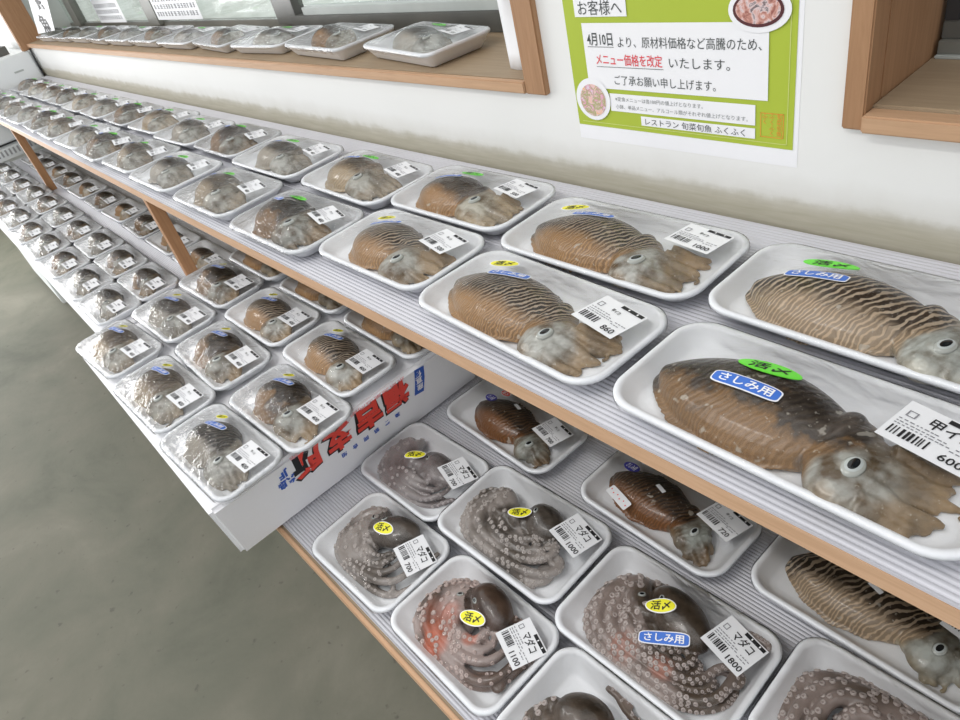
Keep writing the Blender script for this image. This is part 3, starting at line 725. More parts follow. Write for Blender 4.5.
u5 = make_pack('cuttlefish_pack', 'pale cuttlefish pack, upper shelf front row, fifth from the near end', 'fish pack',
    (-1.205, 0.360, ZU), R_(0.9), 0.228, 0.130, big(mat='pale', tail=(-0.074, -0.002), front=(0.006, -0.006), w=0.043, hgt=0.035, eye=(0.034, -0.028), armF=(0.054, -0.048), armB=(0.086, 0.004), vox=0.002),
    (0.066, 0.022, -8, 0.046, 0.038, '甲イカ', '400'), [('green', -0.034, 0.028, 4, 0.8), ('blue', -0.054, 0.006, 2, 0.8)], rc=0.028, film='filmw')

ORD = ['first', 'second', 'third', 'fourth', 'fifth', 'sixth', 'seventh', 'eighth', 'ninth', 'tenth', 'eleventh', 'twelfth', 'thirteenth', 'fourteenth', 'fifteenth', 'sixteenth', 'seventeenth', 'eighteenth']
rnd = random.Random(5)
x, i = -1.462, 5
while x > -3.72:
    src = (u5, u4, v5)[i % 3]
    dup(src, (x, 0.358 + rnd.uniform(-0.004, 0.006), ZU), R_(rnd.uniform(-2, 2)), 'wrapped cuttlefish pack, upper shelf front row, %s from the near end' % ORD[i], 'cuttlefish packs along the upper shelf', (0.92, 0.99, rnd.uniform(0.9, 1.0)))
    x -= 0.222; i += 1
x, i = -1.475, 5
while x > -3.72:
    src = (v5, v4, u4)[i % 3]
    dup(src, (x, 0.503 + rnd.uniform(-0.004, 0.006), ZU), R_(rnd.uniform(-2, 2)), 'wrapped cuttlefish pack, upper shelf back row, %s from the near end' % ORD[i], 'cuttlefish packs along the upper shelf', (0.92, 0.99, rnd.uniform(0.9, 1.0)))
    x -= 0.228; i += 1

# octopus packs on the lower shelf
def octo(**k):
    d = dict(kind='octo', vox=0.0017, t0=1.9, t1=5.6, rmax=0.0088, curl=1.0, sck=0.9); d.update(k); return d
make_pack('octopus_pack', 'brown octopus pack priced 1800 with yellow and blue stickers on lower shelf', 'octopus pack',
    (-0.254, 0.276, ZL), R_(1), 0.196, 0.126, octo(mat='octo_brown', sac=(0.006, 0.022), sacr=(0.040, 0.023, 0.020), sacrot=-0.35, vox=0.0015, rmax=0.0086, blush=[(-0.02, -0.035, 0.02), (0.02, -0.03, 0.015)]),
    (0.062, 0.026, -12, 0.044, 0.041, 'マダコ', '1800'), [('yellow', -0.010, 0.014, 24), ('blue', 0.010, -0.010, 30, 0.88)], H=0.026, rc=0.022)
make_pack('octopus_pack', 'grey octopus pack priced 1000 with a curled arm, middle of lower shelf', 'octopus pack',
    (-0.456, 0.279, ZL), R_(1.4), 0.196, 0.124, octo(mat='octo_grey', sac=(0.020, 0.022), sacr=(0.030, 0.022, 0.018), sacrot=-0.3, t0=2.4, t1=5.3, rmax=0.0086, curl=1.4, sck=0.6),
    (0.064, 0.026, -12, 0.044, 0.041, 'マダコ', '1000'), [('yellow', -0.008, 0.010, 28)], H=0.026, rc=0.022)
make_pack('octopus_pack', 'reddish octopus pack priced 1100 with orange red arm bases, front of lower shelf', 'octopus pack',
    (-0.408, 0.155, ZL), R_(0), 0.170, 0.118, octo(mat='octo_red', sac=(0.002, 0.030), sacr=(0.032, 0.020, 0.019), sacrot=-0.3, t0=1.8, t1=5.7, rmax=0.0086, sck=0.55, blush=[(-0.035, -0.015, 0.03), (-0.02, -0.035, 0.022), (0.01, -0.01, 0.012)], head=(-0.022, 0.012)),
    (0.058, 0.020, -20, 0.042, 0.039, 'マダコ', '1100'), [('yellow', 0.002, 0.004, 20)], H=0.024, rc=0.022)
make_pack('octopus_pack', 'grey white octopus pack at the front edge left of the 1100 octopus', 'octopus pack',
    (-0.580, 0.151, ZL), R_(2), 0.164, 0.118, octo(mat='octo_grey', sac=(0.002, 0.026), sacr=(0.034, 0.022, 0.018), sacrot=0.5, t0=2.0, t1=5.5, rmax=0.0086, sck=0.45, curl=0.7),
    (0.054, 0.018, -18, 0.042, 0.039, 'マダコ', '700'), [('yellow', -0.002, 0.016, 16)], H=0.022, rc=0.022)
make_pack('octopus_pack', 'pale octopus pack lying flat right beside the printed foam box', 'octopus pack',
    (-0.640, 0.270, ZL), R_(1), 0.172, 0.118, octo(mat='octo_pale', sac=(0.020, 0.010), sacr=(0.036, 0.022, 0.014), sacrot=-0.2, t0=2.3, t1=5.4, rmax=0.0086, sck=0.3, curl=0.5),
    (0.056, 0.018, -14, 0.042, 0.038, 'マダコ', '700'), [('yellow', -0.014, 0.002, 40)], H=0.020, rc=0.022)
make_pack('octopus_pack', 'brown octopus pack at the bottom edge, left of the dark suckered one', 'octopus pack',
    (-0.232, 0.152, ZL), R_(1), 0.172, 0.120, octo(mat='octo_brown', sac=(-0.024, 0.010), sacr=(0.030, 0.024, 0.017), sacrot=0.2, t0=3.1, t1=6.6, rmax=0.0074, sck=0.6, head=(0.0, -0.008)),
    (0.058, 0.018, -14, 0.042, 0.038, 'マダコ', '1000'), [], H=0.027, rc=0.022)
make_pack('octopus_pack', 'dark suckered octopus pack at the bottom right corner of lower shelf', 'octopus pack',
    (-0.052, 0.304, ZL), R_(1), 0.200, 0.124, octo(mat='octo_brown', sac=(0.012, -0.010), sacr=(0.030, 0.022, 0.017), sacrot=0, t0=0.9, t1=4.6, rmax=0.0086, sck=0.8, head=(-0.016, -0.012)),
    (0.070, 0.030, -12, 0.042, 0.038, 'マダコ', '1500'), [], H=0.026, rc=0.022)

# cuttlefish packs at the back of the lower shelf
SM = dict(kind='cuttle', tail=(-0.074, 0.000), front=(0.026, 0.000), w=0.034, hgt=0.026, eye=(0.046, -0.012), armF=(0.066, -0.034), armB=(0.082, -0.004), vox=0.0015, fin=0.005)
def sm(**k): d = dict(SM); d.update(k); return d
make_pack('cuttlefish_pack', 'dark russet cuttlefish pack on lower shelf between foam box and 720 pack', 'fish pack',
    (-0.600, 0.407, ZL), R_(-2.5), 0.214, 0.108, sm(mat='russet', tail=(-0.074, -0.002), front=(0.032, -0.002), w=0.034, eye=(0.058, -0.022), armF=(0.082, -0.034), armB=(0.092, -0.006)),
    (0.066, 0.014, -10, 0.044, 0.038, '甲イカ', '700'), [('navy', -0.056, 0.008, -8), ('red', -0.046, 0.028, -8), ('tag', -0.006, 0.016, -14)])
make_pack('cuttlefish_pack', 'glossy dark brown cuttlefish pack priced 720 on lower shelf under the upper shelf edge', 'fish pack',
    (-0.345, 0.408, ZL), R_(-2), 0.200, 0.106, sm(mat='russet', tail=(-0.080, 0.004), front=(0.026, 0.000), w=0.033, eye=(0.050, -0.014), armF=(0.068, -0.040), armB=(0.082, -0.016), vox=0.0014),
    (0.064, 0.020, -12, 0.046, 0.038, '甲イカ', '720'), [('navy', -0.064, 0.018, -8), ('red', -0.058, 0.037, -8), ('tag', -0.012, 0.008, -18), ('strip', -0.046, -0.028, -16)])
make_pack('cuttlefish_pack', 'boldly striped cuttlefish pack on lower shelf under the upper edge at right', 'fish pack',
    (-0.120, 0.428, ZL), R_(-1), 0.216, 0.112, sm(mat='zebra', tail=(-0.084, 0.000), front=(0.034, 0.004), w=0.037, hgt=0.026, eye=(0.058, -0.014), armF=(0.074, -0.038), armB=(0.092, -0.010), vox=0.0014),
    (0.074, 0.024, -10, 0.046, 0.038, '甲イカ', '800'), [('navy', -0.024, 0.020, -8), ('red', -0.052, 0.034, -8), ('tag', -0.006, 0.006, -18)])

# packs on the overturned foam box
yb = [('yellow', -0.044, 0.032, 22, 0.66), ('blue', -0.026, 0.016, 12, 0.70)]
def bl(t='甲イカ'): return (0.062, 0.014, 2, 0.043, 0.037, t, '400')
b1 = make_pack('cuttlefish_pack', 'wrapped cuttlefish pack at the near front corner of the foam box', 'fish pack', (-0.788, 0.079, ZB), R_(3), 0.198, 0.098,
    sm(mat='grey', tail=(-0.072, -0.002), front=(0.014, 0.002), w=0.036, hgt=0.031, eye=(0.038, -0.014), armF=(0.062, -0.038), armB=(0.082, -0.002)), bl(), yb, film='filmw', wr=0.0012, rc=0.022)
b2 = make_pack('cuttlefish_pack', 'dark cuttlefish pack on foam box along its printed side, second from front', 'fish pack', (-0.782, 0.182, ZB), R_(2), 0.200, 0.100,
    sm(mat='dark', tail=(-0.070, 0.000), front=(0.016, 0.002), w=0.038, hgt=0.034, eye=(0.038, -0.016), armF=(0.056, -0.040), armB=(0.084, -0.004)), bl(), yb, film='filmw', wr=0.0008, rc=0.022)
b3 = make_pack('cuttlefish_pack', 'orange brown cuttlefish pack on foam box along its printed side, third from front', 'fish pack', (-0.815, 0.284, ZB), R_(-1.5), 0.196, 0.100,
    sm(mat='striped', tail=(-0.072, 0.002), front=(0.022, 0.000), w=0.037, hgt=0.030, eye=(0.044, -0.016), armF=(0.060, -0.040), armB=(0.084, -0.006)), bl(), yb, rc=0.022)
b4 = make_pack('cuttlefish_pack', 'stickerless cuttlefish pack on foam box under shelf edge, nearest the printed side', 'fish pack', (-0.800, 0.388, ZB), R_(-1), 0.196, 0.098,
    sm(mat='brown', tail=(-0.080, 0.000), front=(0.020, 0.000), w=0.038, hgt=0.027, eye=(0.044, -0.010), armF=(0.066, -0.034), armB=(0.080, -0.010)), None, (), rc=0.022)
b5 = make_pack('cuttlefish_pack', 'cuttlefish pack with bright wrap glare, middle of the foam box front edge', 'fish pack', (-0.996, 0.077, ZB), R_(2.4), 0.204, 0.098,
    sm(mat='pale', tail=(-0.072, 0.000), front=(0.012, 0.002), w=0.037, hgt=0.033, eye=(0.036, -0.014), armF=(0.054, -0.038), armB=(0.080, -0.008)), bl(), yb, film='filmw', wr=0.0014, rc=0.022)
G_ = 'cuttlefish packs on the foam box'
sc_ = lambda: (rnd.uniform(0.97, 1.0), 1.0, rnd.uniform(0.94, 1.0))
dup(b2, (-1.005, 0.180, ZB), R_(-1), 'cuttlefish pack in the middle of the foam box, second row from front', G_, sc_())
dup(b3, (-1.028, 0.284, ZB), R_(1), 'cuttlefish pack in the middle of the foam box, third row from front', G_, sc_())
dup(b4, (-1.018, 0.388, ZB), R_(1), 'stickerless cuttlefish pack on foam box under shelf edge, middle of three', G_, sc_())
dup(b5, (-1.212, 0.074, ZB), R_(4), 'small cuttlefish pack overhanging the far front corner of the foam box', G_, (0.94, 1.0, 0.98))
dup(b1, (-1.222, 0.180, ZB), R_(2), 'cuttlefish pack at the far end of the foam box, second row from front', G_, sc_())
dup(b2, (-1.240, 0.284, ZB), R_(2), 'cuttlefish pack on the foam box directly in front of the wooden post', G_, sc_())
dup(b4, (-1.236, 0.388, ZB), R_(0), 'stickerless cuttlefish pack on foam box under shelf edge, nearest the post', G_, sc_())

# low rows of small packs at the far end of the lower shelf
l1 = make_pack('squid_pack', 'small grey squid pack, lower shelf front row, nearest the foam box', 'fish pack', (-1.690, 0.140, ZL + 0.0062), R_(1), 0.198, 0.102,
    sm(mat='grey', tail=(-0.060, 0.000), front=(0.010, 0.010), w=0.030, hgt=0.034, eye=(0.028, -0.006), armF=(0.036, -0.038), armB=(0.064, -0.010), vox=0.002), (0.062, 0.004, 2, 0.043, 0.034, '甲イカ', '300'), (), film='filmw', wr=0.0022, rc=0.018, fine=False)
l2 = make_pack('squid_pack', 'small dark squid pack, lower shelf second row, nearest the foam box', 'fish pack', (-1.700, 0.240, ZL + 0.0062), R_(0), 0.198, 0.100,
    sm(mat='dark', tail=(-0.058, -0.006), front=(0.010, 0.008), w=0.032, hgt=0.034, eye=(0.030, -0.006), armF=(0.046, -0.036), armB=(0.066, -0.010), vox=0.002), (0.062, 0.004, 2, 0.043, 0.034, '甲イカ', '300'), (), film='filmw', wr=0.0018, rc=0.018, fine=False)
l3 = make_pack('squid_pack', 'small dark squid pack behind the near wooden post on the lower shelf', 'fish pack', (-1.684, 0.378, ZL), R_(0), 0.198, 0.100,
    sm(mat='brown', tail=(-0.056, 0.000), front=(0.012, 0.004), w=0.028, hgt=0.028, eye=(0.030, -0.008), armF=(0.046, -0.034), armB=(0.066, -0.010), vox=0.002), (0.062, 0.006, 2, 0.043, 0.034, '甲イカ', '300'), (), film='film', wr=0.001, rc=0.018, fine=False)
for row, (yy, srcs, x0, nn, wd) in enumerate(((0.140, (l1, l2), -1.893, 9, 'front row'), (0.240, (l2, l1), -1.913, 9, 'second row'), (0.378, (l3, l2), -1.900, 9, 'back row'))):
    for k in range(nn):
        xx = x0 - k * 0.212
        if xx < -3.72: break
        dup(srcs[k % 2], (xx, yy + rnd.uniform(-0.002, 0.002), ZL + (0.0062 if row < 2 else 0)), R_(rnd.uniform(-2, 2)), 'small squid pack, lower shelf %s, %s from the foam box' % (wd, ORD[k + 1]), 'small squid packs on the lower shelf', (1, 1, rnd.uniform(0.85, 1.0)))

tag(boxobj('foam_board', (-3.80, -1.575, 0.0775, 0.292, 0.7305, 0.7365), M['boxfoam'], None, 0.001), 'thin white foam board under the two front rows of squid packs', 'foam board')
# packs on the window sill
s1 = make_pack('cuttlefish_pack', 'raised grey cuttlefish pack at the right end of the window sill, skewed', 'fish pack', (-1.008, 0.712, ZS), R_(-8), 0.236, 0.130,
    big(mat='grey', tail=(-0.085, 0.0), front=(0.020, 0.0), w=0.042, hgt=0.033, eye=(0.046, -0.018), armF=(0.080, -0.040), armB=(0.092, 0.006)), (0.060, 0.030, -6, 0.050, 0.040, '甲イカ', '500'), [('green', -0.010, 0.040, 0, 0.8)], H=0.026, rc=0.020)
s2 = make_pack('cuttlefish_pack', 'brown and white banded cuttlefish pack on the window sill, second from its right end', 'fish pack', (-1.288, 0.714, ZS), R_(-4), 0.240, 0.136,
    big(mat='brown', tail=(-0.075, -0.01), front=(0.014, 0.004), w=0.042, hgt=0.036, eye=(0.044, -0.020), armF=(0.080, -0.044), armB=(0.092, -0.006)), (0.066, 0.034, -4, 0.050, 0.038, '甲イカ', '500'), (), H=0.026, rc=0.020, film='filmw')
for k in range(9):
    dup((s1, s2)[k % 2], (-1.555 - k * 0.252, 0.716 + rnd.uniform(-0.004, 0.004), ZS), R_(rnd.uniform(-5, 3)), 'wrapped cuttlefish pack on the window sill, %s from its right end' % ORD[k + 2], 'cuttlefish packs on the window sill', (0.95, 1.0, rnd.uniform(0.75, 0.95)))

# ------------------------------------------------------------------ shelf, boxes
shelf = thing('display_shelf', 'long two-tier wooden display shelf along the white wall', 'shelf', (-1.6, 0.3, 0))
def part(name, b, mat, bev=0.001):
    b = [b[0] + 1.6, b[1] + 1.6, b[2] - 0.3, b[3] - 0.3, b[4], b[5]]
    return boxobj(name, b, M[mat], shelf, bev)
part('upper_board', (-3.82, 0.55, 0.294, 0.632, 0.979, 0.9965), 'sillwood')
tr_ = part('front_trim', (-3.82, 0.55, 0.288, 0.294, 0.979, 0.9975), 'frontwood'); tr_['label'] = 'pale pinewood edge of the upper tier'
part('lower_board', (-3.82, 0.55, 0.087, 0.632, 0.709, 0.7265), 'sillwood')
part('front_trim', (-3.82, 0.55, 0.082, 0.087, 0.709, 0.7272), 'frontwood')
for xx in (-1.56, -3.03, 0.42): part('post', (xx, xx + 0.024, 0.2965, 0.322, 0.7304, 0.979), 'postwood', 0.001)
for xx in (-3.7, -2.3, -0.9, 0.4):
    part('leg', (xx, xx + 0.04, 0.40, 0.44, 0.0, 0.709), 'postwood'); 
def ribbed(name, y0, y1, z, pitch, label):
    n = int((y1 - y0) / pitch * 6); vs = []; X0, X1 = -3.82, 0.55; top = []
    for i in range(n + 1):
        y = y0 + (y1 - y0) * i / n; top.append((y, z - 0.0008 + 0.00045 * (1 - abs(math.sin(PI * (y - y0) / pitch)) ** 3 * 2 + 0.0)))
    prof = top + [(y1, z - 0.003), (y0, z - 0.003)]; m = len(prof)
    vs = [(X0, y, zz) for y, zz in prof] + [(X1, y, zz) for y, zz in prof]
    fs = [(i, (i + 1) % m, m + (i + 1) % m, m + i) for i in range(m)] + [tuple(range(m))[::-1], tuple(range(m, 2 * m))]
    o = pydata(name, vs, fs, [M['corrugated']]); tag(o, label, 'plastic sheet'); return o
ribbed('corrugated_sheet', 0.2885, 0.630, 1.0, 0.0052, 'translucent ribbed plastic sheet covering the upper shelf')
ribbed('corrugated_sheet', 0.090, 0.630, 0.730, 0.0042, 'translucent ribbed plastic sheet covering the lower shelf')

# overturned foam fish box
bx = thing('foam_box', 'overturned white foam fish box with red and blue printing, packs on top', 'foam box', (-1.01, 0.235, 0.7305))
bm = bmesh.new()
def quadbox(bm, b0, b1, z0, z1):
    vs = [bm.verts.new((x, y, z0)) for x, y in ((b0[0], b0[2]), (b0[1], b0[2]), (b0[1], b0[3]), (b0[0], b0[3]))] + [bm.verts.new((x, y, z1)) for x, y in ((b1[0], b1[2]), (b1[1], b1[2]), (b1[1], b1[3]), (b1[0], b1[3]))]
    for f in ((3, 2, 1, 0), (4, 5, 6, 7), (0, 1, 5, 4), (1, 2, 6, 5), (2, 3, 7, 6), (3, 0, 4, 7)): bm.faces.new([vs[i] for i in f])
quadbox(bm, (-0.290, 0.272, -0.207, 0.222), (-0.298, 0.298, -0.214, 0.226), 0.0, 0.1125)
bmesh.ops.bevel(bm, geom=list(bm.edges), offset=0.006, segments=3, affect='EDGES')
body = from_bm('body', bm, M['boxfoam'], bx, False)
# printing lies on the sloping +X side; u runs toward the wall, v up; the whole print is upside down
f = Flat()
def inv(s, u, v, h, mi, w=None, bold=0.0, lay=1): f.text(s, u, v, h, mi, lay, w=w, bold=bold, rot=PI)
for (s, u, v) in (('福', 0.307, 0.0), ('吉', 0.257, 0.0), ('支', 0.205, 0.0), ('所', 0.155, 0.0)):
    inv(s, u - 0.0015, 0.084 - 0.0012, 0.045, 2, w=0.047, bold=0.075, lay=0.6); inv(s, u, 0.084, 0.044, 0, w=0.044, bold=0.05, lay=1.2)
inv('JF', 0.120, 0.092, 0.016, 1, bold=0.05); inv('糸島', 0.120, 0.074, 0.016, 1, w=0.026, bold=0.05)
f.v[-0:] = f.v[-0:]
inv('糸島漁業協同組合福吉支所直売', 0.23, 0.108, 0.0075, 3, w=0.19, bold=0.01)
for k, s in enumerate('組合同協業漁'): inv(s, 0.205 + k * 0.019, 0.048, 0.009, 1, bold=0.03)
fl_pts = [(0.335, 0.060), (0.352, 0.057), (0.358, 0.083), (0.360, 0.104), (0.343, 0.107), (0.340, 0.083)]
f.add(fl_pts, [(0, 1, 2, 5), (5, 2, 3, 4)], 1, 0.5)
for k, s in enumerate('産直便'): inv(s, 0.3475, 0.070 + 0.0125 * k, 0.012, 4, bold=0.03, lay=1.2)
vs = []
for u, v, lay in f.v:
    xx = 0.272 + (0.026) * (v / 0.1125) + 0.0005 + lay * 0.0003
    vs.append((xx, u - 0.235, v))
pr = pydata('printing', vs, f.f, [M['redink'], M['blueink'], M['ink'], M['pinkink'], M['white']], bx, f.m)
pr['label'] = 'upside-down red and blue printed lettering'
bm = bmesh.new(); box(bm, 0.226, 0.236, -0.196, -0.190, 0.1126, 0.1130); box(bm, 0.232, 0.236, -0.200, -0.186, 0.1126, 0.1130); from_bm('print_mark', bm, M['ink'], bx)

# ------------------------------------------------------------------ room
YW = 0.634
struct(boxobj('floor', (-7.5, 3.0, -5.0, YW + 0.2, -0.05, 0.0), M['concrete']))
bm = bmesh.new()
box(bm, -6.0, 1.6, YW, 0.86, 0.0, 1.1205); box(bm, -6.0, -3.865, YW, 0.86, 1.1205, 1.95); box(bm, -0.668, -0.280, YW, 0.86, 1.1205, 1.95)
box(bm, 0.75, 1.6, YW, 0.86, 1.1205, 1.95); box(bm, -6.0, 1.6, YW, 0.86, 1.95, 2.6)
struct(from_bm('wall_back', bm, M['wall']))
struct(boxobj('wall_left', (-6.1, -6.0, -0.15, 0.86, 0.0, 2.6), M['wall']))
# window 1
def tr(name, b, mat, bev=0.0015): return struct(boxobj(name, b, M[mat], None, bev))
tr('trim_1', (-0.692, -0.655, 0.626, 0.655, 1.121, 1.97), 'frame')
tr('trim_2', (-3.88, -3.842, 0.600, 0.700, 1.112, 1.97), 'frame')
tr('trim_3', (-3.842, -0.692, 0.624, 0.634, 1.1215, 1.1365), 'silledge')
tr('trim_11', (-3.842, -0.692, 0.634, 0.860, 1.1215, 1.1365), 'sillwood')
tr('trim_4', (-0.690, -0.668, 0.655, 0.860, 1.1365, 1.95), 'frame')
tr('trim_5', (-3.865, -3.842, 0.700, 0.860, 1.1365, 1.95), 'rail')
tr('trim_6', (-3.86, -0.69, 0.64, 0.86, 1.935, 1.95), 'frame')
w1 = thing('window_1', None, None, (0, 0, 0)); struct(w1)
# sliding sashes
def wpart(name, b, mat): return boxobj(name, b, M[mat], w1, 0.001)
wpart('bottom_rail', (-3.84, -1.66, 0.835, 0.858, 1.137, 1.158), 'greymetal')
wpart('bottom_rail', (-1.66, -0.692, 0.815, 0.858, 1.137, 1.170), 'darkmetal')
wpart('sash_rail', (-1.60, -0.692, 0.820, 0.850, 1.170, 1.186), 'rail')
wpart('top_rail', (-3.84, -0.692, 0.820, 0.858, 1.90, 1.935), 'greymetal')
for a, b, m_ in ((-3.70, -3.60, 'greymetal'), (-2.70, -2.60, 'greymetal'), (-1.74, -1.64, 'darkmetal'), (-0.74, -0.692, 'greymetal')):
    wpart('sash_stile', (a, b, 0.820, 0.850, 1.150, 1.90), m_)
for a, b in ((-3.84, -3.70), (-3.60, -2.70), (-2.60, -1.74), (-1.64, -0.74)):
    wpart('glass_pane', (a, b, 0.838, 0.842, 1.158 if a < -1.7 else 1.186, 1.90), 'glass')
# notices taped to the panes
def notice(x0, x1, z0, z1, y, label, green=False, rows=3, name='notice', tint='paper'):
    f = Flat(); f.rect(x0, x1, z0, z1, 0, 0)
    rn = random.Random(x0)
    for r in range(rows):
        zz = z0 + 0.012 + r * 0.021; x = x0 + 0.015
        while x < x1 - 0.03:
            l = rn.uniform(0.016, 0.026); hh = 0.012
            for q in range(3): f.rect(x + l * 0.1, x + l * rn.uniform(0.6, 0.9), zz + q * hh * 0.42, zz + q * hh * 0.42 + 0.0015, 1, 1)
            for q in range(2): u_ = rn.uniform(0.2, 0.8) * l; f.rect(x + u_, x + u_ + 0.0025, zz - 0.001, zz + hh, 1, 1)
            x += l + 0.004
    vs = [(u, y - 0.0006 * lay, v) for u, v, lay in f.v]
    o = pydata(name, vs, f.f, [M['paper'], M['greyink']], None, f.m)
    sol = o.modifiers.new('t', 'SOLIDIFY'); sol.thickness = 0.0004
    tag(o, label, 'notice'); return o
notice(-3.26, -2.93, 1.163, 1.42, 0.817, 'white printed notice taped on the far window pane')
notice(-2.58, -2.20, 1.168, 1.42, 0.817, 'white printed notice taped on the middle window pane')
# banner strips hanging at the far jamb, paper strip at the near jamb
def slant(u, v): k = (v - 1.165) / 0.45; return (-3.73 + 0.62 * k) + u * 0.34
vs = [(slant(0, 1.165), 0.672, 1.165), (slant(1, 1.165), 0.672, 1.180), (slant(1, 1.60), 0.672, 1.615), (slant(0, 1.60), 0.672, 1.60)]
o = pydata('banner', vs, [(0, 1, 2, 3)], [M['paper']], None); s_ = o.modifiers.new('t', 'SOLIDIFY'); s_.thickness = 0.0006
tag(o, 'white slanting banner with dark characters beside the far window jamb', 'banner')
f = Flat()
for k, ch in enumerate('鮮魚'): f.text(ch, slant(0.55, 1.20 + 0.085 * (1 - k)), 1.205 + 0.085 * (1 - k), 0.07, 0, 1, w=0.15, bold=0.02)
pydata('lettering', [(u, 0.6708, v) for u, v, l in f.v], f.f, [M['ink']], o)
bm = bmesh.new()
secs = 14
vs = []; fs = []
for i in range(secs + 1):
    z = 1.1375 + 0.30 * i / secs
    for j in range(5):
        vs.append((-0.7575 + 0.036 * j / 4 - 0.004 * (i / secs), 0.664 + 0.0035 * math.sin(i * 0.9) * math.sin(j * 1.1) + 0.002 * math.cos(j * 1.6), z))
for i in range(secs):
    for j in range(4): fs.append((i * 5 + j, i * 5 + j + 1, (i + 1) * 5 + j + 1, (i + 1) * 5 + j))
o = pydata('paper_strip', vs, fs, [M['paper']], None, None, True); s_ = o.modifiers.new('t', 'SOLIDIFY'); s_.thickness = 0.0006
tag(o, 'crumpled white paper strip standing beside the near wooden window jamb', 'paper strip')
# window 2
tr('trim_7', (-0.2815, -0.262, 0.626, 0.655, 1.116, 1.97), 'frame')
tr('trim_8', (-0.262, 0.75, 0.620, 0.640, 1.116, 1.132), 'silledge')
tr('trim_9', (-0.280, -0.262, 0.655, 0.860, 1.120, 1.95), 'frame')
tr('trim_10', (-0.262, 0.75, 0.640, 0.860, 1.1205, 1.1345), 'sillwood')
w2 = thing('window_2', None, None, (0, 0, 0)); struct(w2)
boxobj('bottom_rail', (-0.258, 0.74, 0.760, 0.800, 1.1345, 1.150), M['greymetal'], w2, 0.001)
boxobj('sash_rail', (-0.258, 0.74, 0.765, 0.800, 1.150, 1.166), M['darkmetal'], w2, 0.001)
boxobj('sash_stile', (-0.258, -0.245, 0.765, 0.800, 1.166, 1.93), M['black'], w2, 0.001)
boxobj('sealant_bead', (-0.258, 0.74, 0.755, 0.760, 1.1345, 1.138), M['rail'], w2, 0.001)
boxobj('dim_interior_panel', (-0.245, 0.74, 0.785, 0.790, 1.166, 1.93), plain('dim_interior', (0.035, 0.028, 0.022), 0.25, 0.5), w2)  # opaque panel; the dim interior behind the glass is painted as its colour

# poster
po = thing('poster', 'green and white A4 price notice with red text taped to the white wall', 'poster', (-0.470, YW - 0.0002, 1.065))
def pp(name, f, mats, lay0, label=None, parent=po):
    vs = [(u + 0.470, -(lay0 + lay) * 0.00035, v - 1.065) for u, v, lay in f.v]
    o = pydata(name, vs, f.f, mats, parent, f.m)
    if label: o['label'] = label
    return o
f = Flat(); f.rect(-0.612, -0.325, 1.068, 1.277, 0, 0, 8, 6); pp('paper', f, [M['white']], 0, 'white paper margin')
f = Flat(); f.rect(-0.611, -0.330, 1.086, 1.277, 0, 0); f.rect(-0.604, -0.336, 1.0905, 1.0912, 1, 1); f.rect(-0.3367, -0.336, 1.0905, 1.277, 1, 1); pp('green_panel', f, [M['postergreen'], plain('palegreen', (0.62, 0.70, 0.25))], 1, 'green printed ground')
for b in ((-0.594, -0.520, 1.213, 1.245), (-0.586, -0.357, 1.1335, 1.2065), (-0.556, -0.370, 1.1075, 1.1285), (-0.513, -0.370, 1.0935, 1.1045)):
    f = Flat(); f.rect(*b, 0, 0); pp('text_panel', f, [M['white']], 3)
f = Flat()
f.text('お客様へ', -0.557, 1.2225, 0.0165, 0, 0, w=0.062)
f.text('4月10日', -0.5615, 1.189, 0.0155, 0, 0, w=0.037, bold=0.014); f.text('より、原材料価格など高騰のため、', -0.450, 1.1865, 0.0125, 0, 0, w=0.172)
f.rect(-0.580, -0.542, 1.1805, 1.1811, 0, 0)
f.text('メニュー価格を改定', -0.524, 1.1672, 0.0135, 1, 0, w=0.092, bold=0.008); f.rect(-0.570, -0.477, 1.1585, 1.1591, 0, 0)
f.text('いたします。', -0.4335, 1.1662, 0.0125, 0, 0, w=0.072)
f.text('ご了承お願い申し上げます。', -0.480, 1.1445, 0.0118, 0, 0, w=0.132)
f.text('※定食メニューは各100円の値上げとなります。', -0.489, 1.1225, 0.0056, 2, 0, w=0.118); f.text('小鉢、単品メニュー、アルコール類がそれぞれ値上げとなります。', -0.463, 1.1135, 0.0056, 2, 0, w=0.170)
f.text('レストラン 旬菜旬魚 ふくふく', -0.444, 1.0988, 0.0086, 0, 0, w=0.126)
pp('lettering', f, [plain('poster_ink', (0.07, 0.08, 0.08)), plain('poster_red', (0.75, 0.07, 0.09)), plain('poster_grey', (0.25, 0.26, 0.26))], 4)
f = Flat()
for (a, b) in (((-0.3645, -0.3638), (1.0965, 1.1215)), ((-0.3407, -0.340), (1.0965, 1.1215))): f.rect(a[0], a[1], b[0], b[1], 0, 0)
for z in (1.0965, 1.1208): f.rect(-0.3645, -0.340, z, z + 0.0007, 0, 0)
for cx_, s in ((-0.3445, '旬菜旬魚'), (-0.3525, 'ふくふく'), (-0.3600, 'ふく')):
    for k, ch in enumerate(s): f.text(ch, cx_, 1.1185 - 0.0058 * k, 0.0062, 0, 0)
pp('seal_stamp', f, [M['orangeink']], 2, 'orange square seal')
def photo_mat(name, stops, sc):
    m, nt = new_mat(name); v = coords(nt, 'Object'); n = noise(nt, v, sc, 4, 0.6, 1.5)
    finish(nt, ramp(nt, n, stops).outputs[0], 0.4); return m
f = Flat(); f.oval(-0.582, 1.1195, 0.0265, 0.0255, 0, 0); f.oval(-0.582, 1.1185, 0.020, 0.0195, 1, 1, 2, 24, 4)
